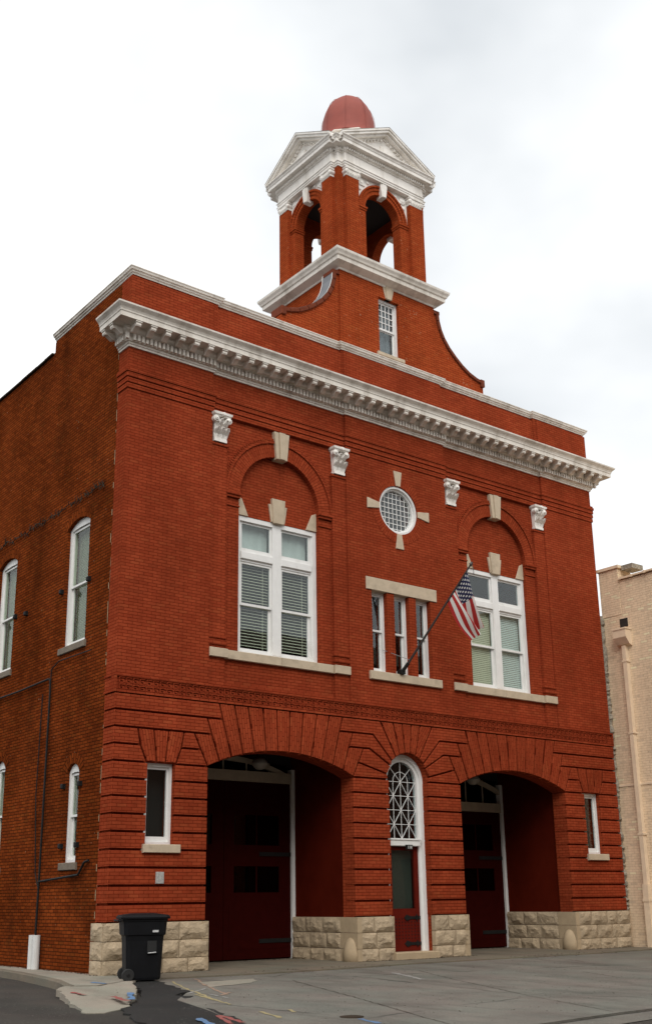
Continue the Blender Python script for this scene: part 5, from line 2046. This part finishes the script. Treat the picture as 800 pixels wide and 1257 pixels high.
def ringbox(b, lv):
    """stack of rounded rectangles: (half x, half y, z, y shift)"""
    rings = []
    for hx_, hy_, z, sy in lv:
        c = 0.06
        pts = [(-hx_ + c, -hy_), (hx_ - c, -hy_), (hx_, -hy_ + c), (hx_, hy_ - c), (hx_ - c, hy_), (-hx_ + c, hy_), (-hx_, hy_ - c), (-hx_, -hy_ + c)]
        rings.append([b.vert(x, y + sy, z) for x, y in pts])
    for a, c in zip(rings, rings[1:]):
        for k in range(8):
            j = (k + 1) % 8
            b.face([a[k], a[j], c[j], c[k]])
    b.face(rings[0][::-1])
    b.face(rings[-1])


# local: x along the front-back axis of the bin (front +x), y across
ringbox(b, [(0.285, 0.265, 0.02, 0), (0.297, 0.275, 0.06, 0), (0.325, 0.30, 0.66, 0), (0.333, 0.31, 0.74, 0), (0.362, 0.33, 0.76, 0), (0.378, 0.34, 0.97, 0), (0.39, 0.35, 0.985, 0), (0.392, 0.352, 1.02, 0)])
body = b.build('bin_body', 'bin_plastic', BN)
b = MB()
ringbox(b, [(0.425, 0.375, 1.022, 0), (0.43, 0.38, 1.05, 0), (0.40, 0.35, 1.085, 0), (0.2, 0.2, 1.115, 0)])
lid = b.build('bin_lid', 'bin_plastic', BN)
b = MB()
b.tube([(-0.42, -0.26, 0.99), (-0.46, -0.26, 1.0), (-0.46, 0.26, 1.0), (-0.42, 0.26, 0.99)], 0.018, 8)
b.build('bin_handle', 'bin_plastic', BN)
for yy in (-0.27, 0.27):
    b = MB(lambda u, v_, d, yy=yy: (-0.27 + u, yy + d, 0.105 + v_))
    for r_, d0, d1 in ((0.105, -0.035, 0.035),):
        b.prism([(r_ * math.cos(2 * math.pi * k / 20), r_ * math.sin(2 * math.pi * k / 20)) for k in range(20)], d0, d1, 0.012)
    wh = b.build('wheel', 'tyre_rubber', BN)
    b = MB(lambda u, v_, d, yy=yy: (-0.27 + u, yy + d, 0.105 + v_))
    b.prism([(0.03 * math.cos(2 * math.pi * k / 12), 0.03 * math.sin(2 * math.pi * k / 12)) for k in range(12)], -0.045, 0.045, 0.005)
    b.build('hub', 'black_iron', wh)
b = MB()
b.box(0.12, 0.22, -0.352, -0.33, 0.80, 0.835)
b.build('bin_label', 'bin_label', BN)
b = MB()
b.box(0.04, 0.20, -0.318, -0.288, 0.46, 0.66)
b.build('grip_recess', 'tyre_rubber', BN)
b = MB()
b.tube([(0.05, -0.33, 0.46), (0.19, -0.33, 0.47)], 0.009, 6)
b.build('grip_bar', 'bin_label', BN)

# ------------------------------------------------------------------ neighbouring building
NX = 15.50
NBD = thing('neighbour_building', 'cream painted brick building with a cream downpipe beside the fire station', 'building', loc=(NX, 0.04, -0.15))
NY0, NY1 = -7.0, 0.0
b = MB()
b.box(0.0, 9.0, NY0, NY1, 0.0, 9.98)
b.build('wall', 'cream_brick', NBD)
b = MB()
b.box(-0.012, 0.6, -0.66, 0.0045, 9.0, 10.36)
b.build('corner_pier', 'cream_brick', NBD)
b = MB()
b.box(-0.06, 0.66, -0.72, 0.06, 10.365, 10.45)
b.build('pier_cap', 'cream_paint', NBD)
b = MB()
b.box(0.10, 0.60, -1.10, -0.72, 10.30, 10.44)
b.build('roof_vent', 'rough_mortar', NBD)
ct = None
y = -0.70
k = 0
while y > NY0 + 0.3:
    if ct is None:
        b = MB()
        b.prism([(-0.07, 0.0), (0.36, 0.0), (0.36, 0.04), (0.15, 0.12), (-0.07, 0.055)], 0.0, 0.44) if False else None
        b.mp = lambda u, v_, d: (u, d, v_)
        b.prism([(-0.07, 0.0), (0.36, 0.0), (0.36, 0.04), (0.15, 0.10), (-0.07, 0.05)], -0.44, 0.0)
        b.prism([(-0.085, -0.012), (0.37, -0.012), (0.37, 0.05), (0.15, 0.115), (-0.085, 0.06)], -0.47, -0.41)
        ct = b.build('coping_tile', 'cream_paint', NBD)
        o = ct
    else:
        o = ct.copy()
        COL.objects.link(o)
        o.parent = NBD
    o.location = (0.0, y, 10.0 + 0.008 * k)
    y -= 0.455
    k += 1
b = MB()
b.box(-0.02, 0.1, NY0, -0.01, 4.22, 4.27)
b.build('string_course', 'cream_paint', NBD)
DPY = -0.72
b = MB()
q = [(-0.02, 8.18), (-0.02, 8.52), (-0.30, 8.52), (-0.30, 8.30), (-0.16, 8.10), (-0.02, 8.05)]
mpn = lambda u, v_, d: (u, DPY + d, v_)
b.mp = mpn
b.prism([(-0.005, 8.05), (-0.14, 8.10), (-0.27, 8.28), (-0.27, 8.50), (-0.005, 8.50)], -0.21, 0.21)
b.prism([(-0.004, 8.50), (-0.29, 8.50), (-0.29, 8.545), (-0.004, 8.545)], -0.23, 0.23)
hop = b.build('rainwater_hopper', 'cream_paint', NBD)
b = MB()
b.box(-0.03, -0.002, DPY - 0.13, DPY + 0.12, 8.62, 8.86)
b.build('scupper_opening', 'dark_void', hop)
b = MB()
b.box(-0.14, -0.002, DPY - 0.06, DPY + 0.06, 1.62, 8.06)
dp = b.build('downpipe', 'cream_paint', NBD)
b = MB()
b.box(-0.17, -0.003, DPY - 0.085, DPY + 0.085, 0.02, 1.64)
b.box(-0.185, -0.004, DPY - 0.10, DPY + 0.10, 1.20, 1.28)
b.build('pipe_boot', 'cream_paint', dp)
for z in (2.9, 5.6, 7.6):
    b = MB()
    b.box(-0.152, -0.003, DPY - 0.09, DPY + 0.09, z, z + 0.05)
    b.build('pipe_bracket', 'cream_paint', dp)
# rough mortar filling the slot between the two buildings
b = MB()
random.seed(21)
z = 0.9
pv = None
while z < 9.1:
    x0_ = -0.155 + random.uniform(-0.01, 0.015)
    x1_ = 0.0
    dy = random.uniform(-0.08, 0.02)
    cur = [b.vert(x0_, 0.05 + dy * 0.3, z), b.vert(-0.10 + random.uniform(-0.02, 0.02), 0.0 + dy * 0.8, z + random.uniform(-0.02, 0.02)), b.vert(-0.05 + random.uniform(-0.02, 0.02), -0.02 + dy, z), b.vert(0.02, 0.0 + dy * 0.5, z)]
    if pv:
        for k in range(3):
            b.face([pv[k], pv[k + 1], cur[k + 1], cur[k]])
    pv = cur
    z += random.uniform(0.04, 0.08)
b.build('mortar_fillet', 'rough_mortar', NBD, kind='stuff')

# ------------------------------------------------------------------ unseen row added behind the viewpoint to shade the ground floor and darken reflections
OB = thing('unseen_shading_row', 'unseen brown brick row added behind the viewpoint to shade the ground floor', 'building', loc=(0, -31.5, -0.2))
b = MB()
b.box(-46, 52, -10, 0, 0, 16.0)
b.build('wall', 'far_brick', OB)
b = MB()
b.box(-46.3, 52.3, 0.002, 0.5, 15.2, 16.2)
b.build('cornice', 'beige_beam', OB)
for k in range(24):
    x = -43 + 4.0 * k
    b = MB()
    b.box(x, x + 1.4, 0.003, 0.05, 6.3, 8.9)
    wo = b.build('window', 'window_paint', OB)
    b = MB()
    b.box(x + 0.1, x + 1.3, 0.052, 0.06, 6.4, 8.8)
    b.build('pane', 'dark_void', wo)
    b = MB()
    b.box(x - 0.6, x + 2.2, 0.003, 0.05, 0.5, 3.6)
    b.build('shop_window', 'dark_void', OB)

# grit and leaf litter gathered where the walls meet the paving
gt = MB()
random.seed(77)


def chip(x, y, z, r):
    a = random.uniform(0, 6.28)
    p = [gt.vert(x + r * math.cos(a + k * 2.1) * random.uniform(0.6, 1.2), y + r * math.sin(a + k * 2.1) * random.uniform(0.6, 1.2), z) for k in range(3)]
    t = gt.vert(x, y, z + r * random.uniform(0.3, 0.9))
    for k in range(3):
        gt.face([p[k], p[(k + 1) % 3], t])


for k in range(1500):
    x = random.uniform(0.2, W)
    inside = any(a + 0.1 < x < b_ - 0.1 for a, b_ in VEH)
    y = -0.1 - abs(random.gauss(0, 0.07)) if not inside else random.choice((2.2 - abs(random.gauss(0, 0.08)), -1.3 + random.gauss(0, 0.1)))
    if DOOR[0] - 0.05 < x < DOOR[1] + 0.05 and y > -0.5:
        y -= 0.12
    chip(x, y, (GZ + 0.012) if y > -1.25 else apz(y), random.uniform(0.006, 0.022))
for k in range(500):
    y = random.uniform(0.0, 9.0)
    chip(-abs(random.gauss(0, 0.05)) - (0.12 if y < 0.5 else 0.0), y, -0.085, random.uniform(0.006, 0.02))
for k in range(700):
    y = random.uniform(-9.5, -1.5)
    chip(random.uniform(-1.8, 9.0), y, apz(y), random.uniform(0.004, 0.013))
o = gt.build('litter', 'tile_dark')
o['kind'] = 'stuff'
o['label'] = 'dark grit and leaf litter along the foot of the walls'
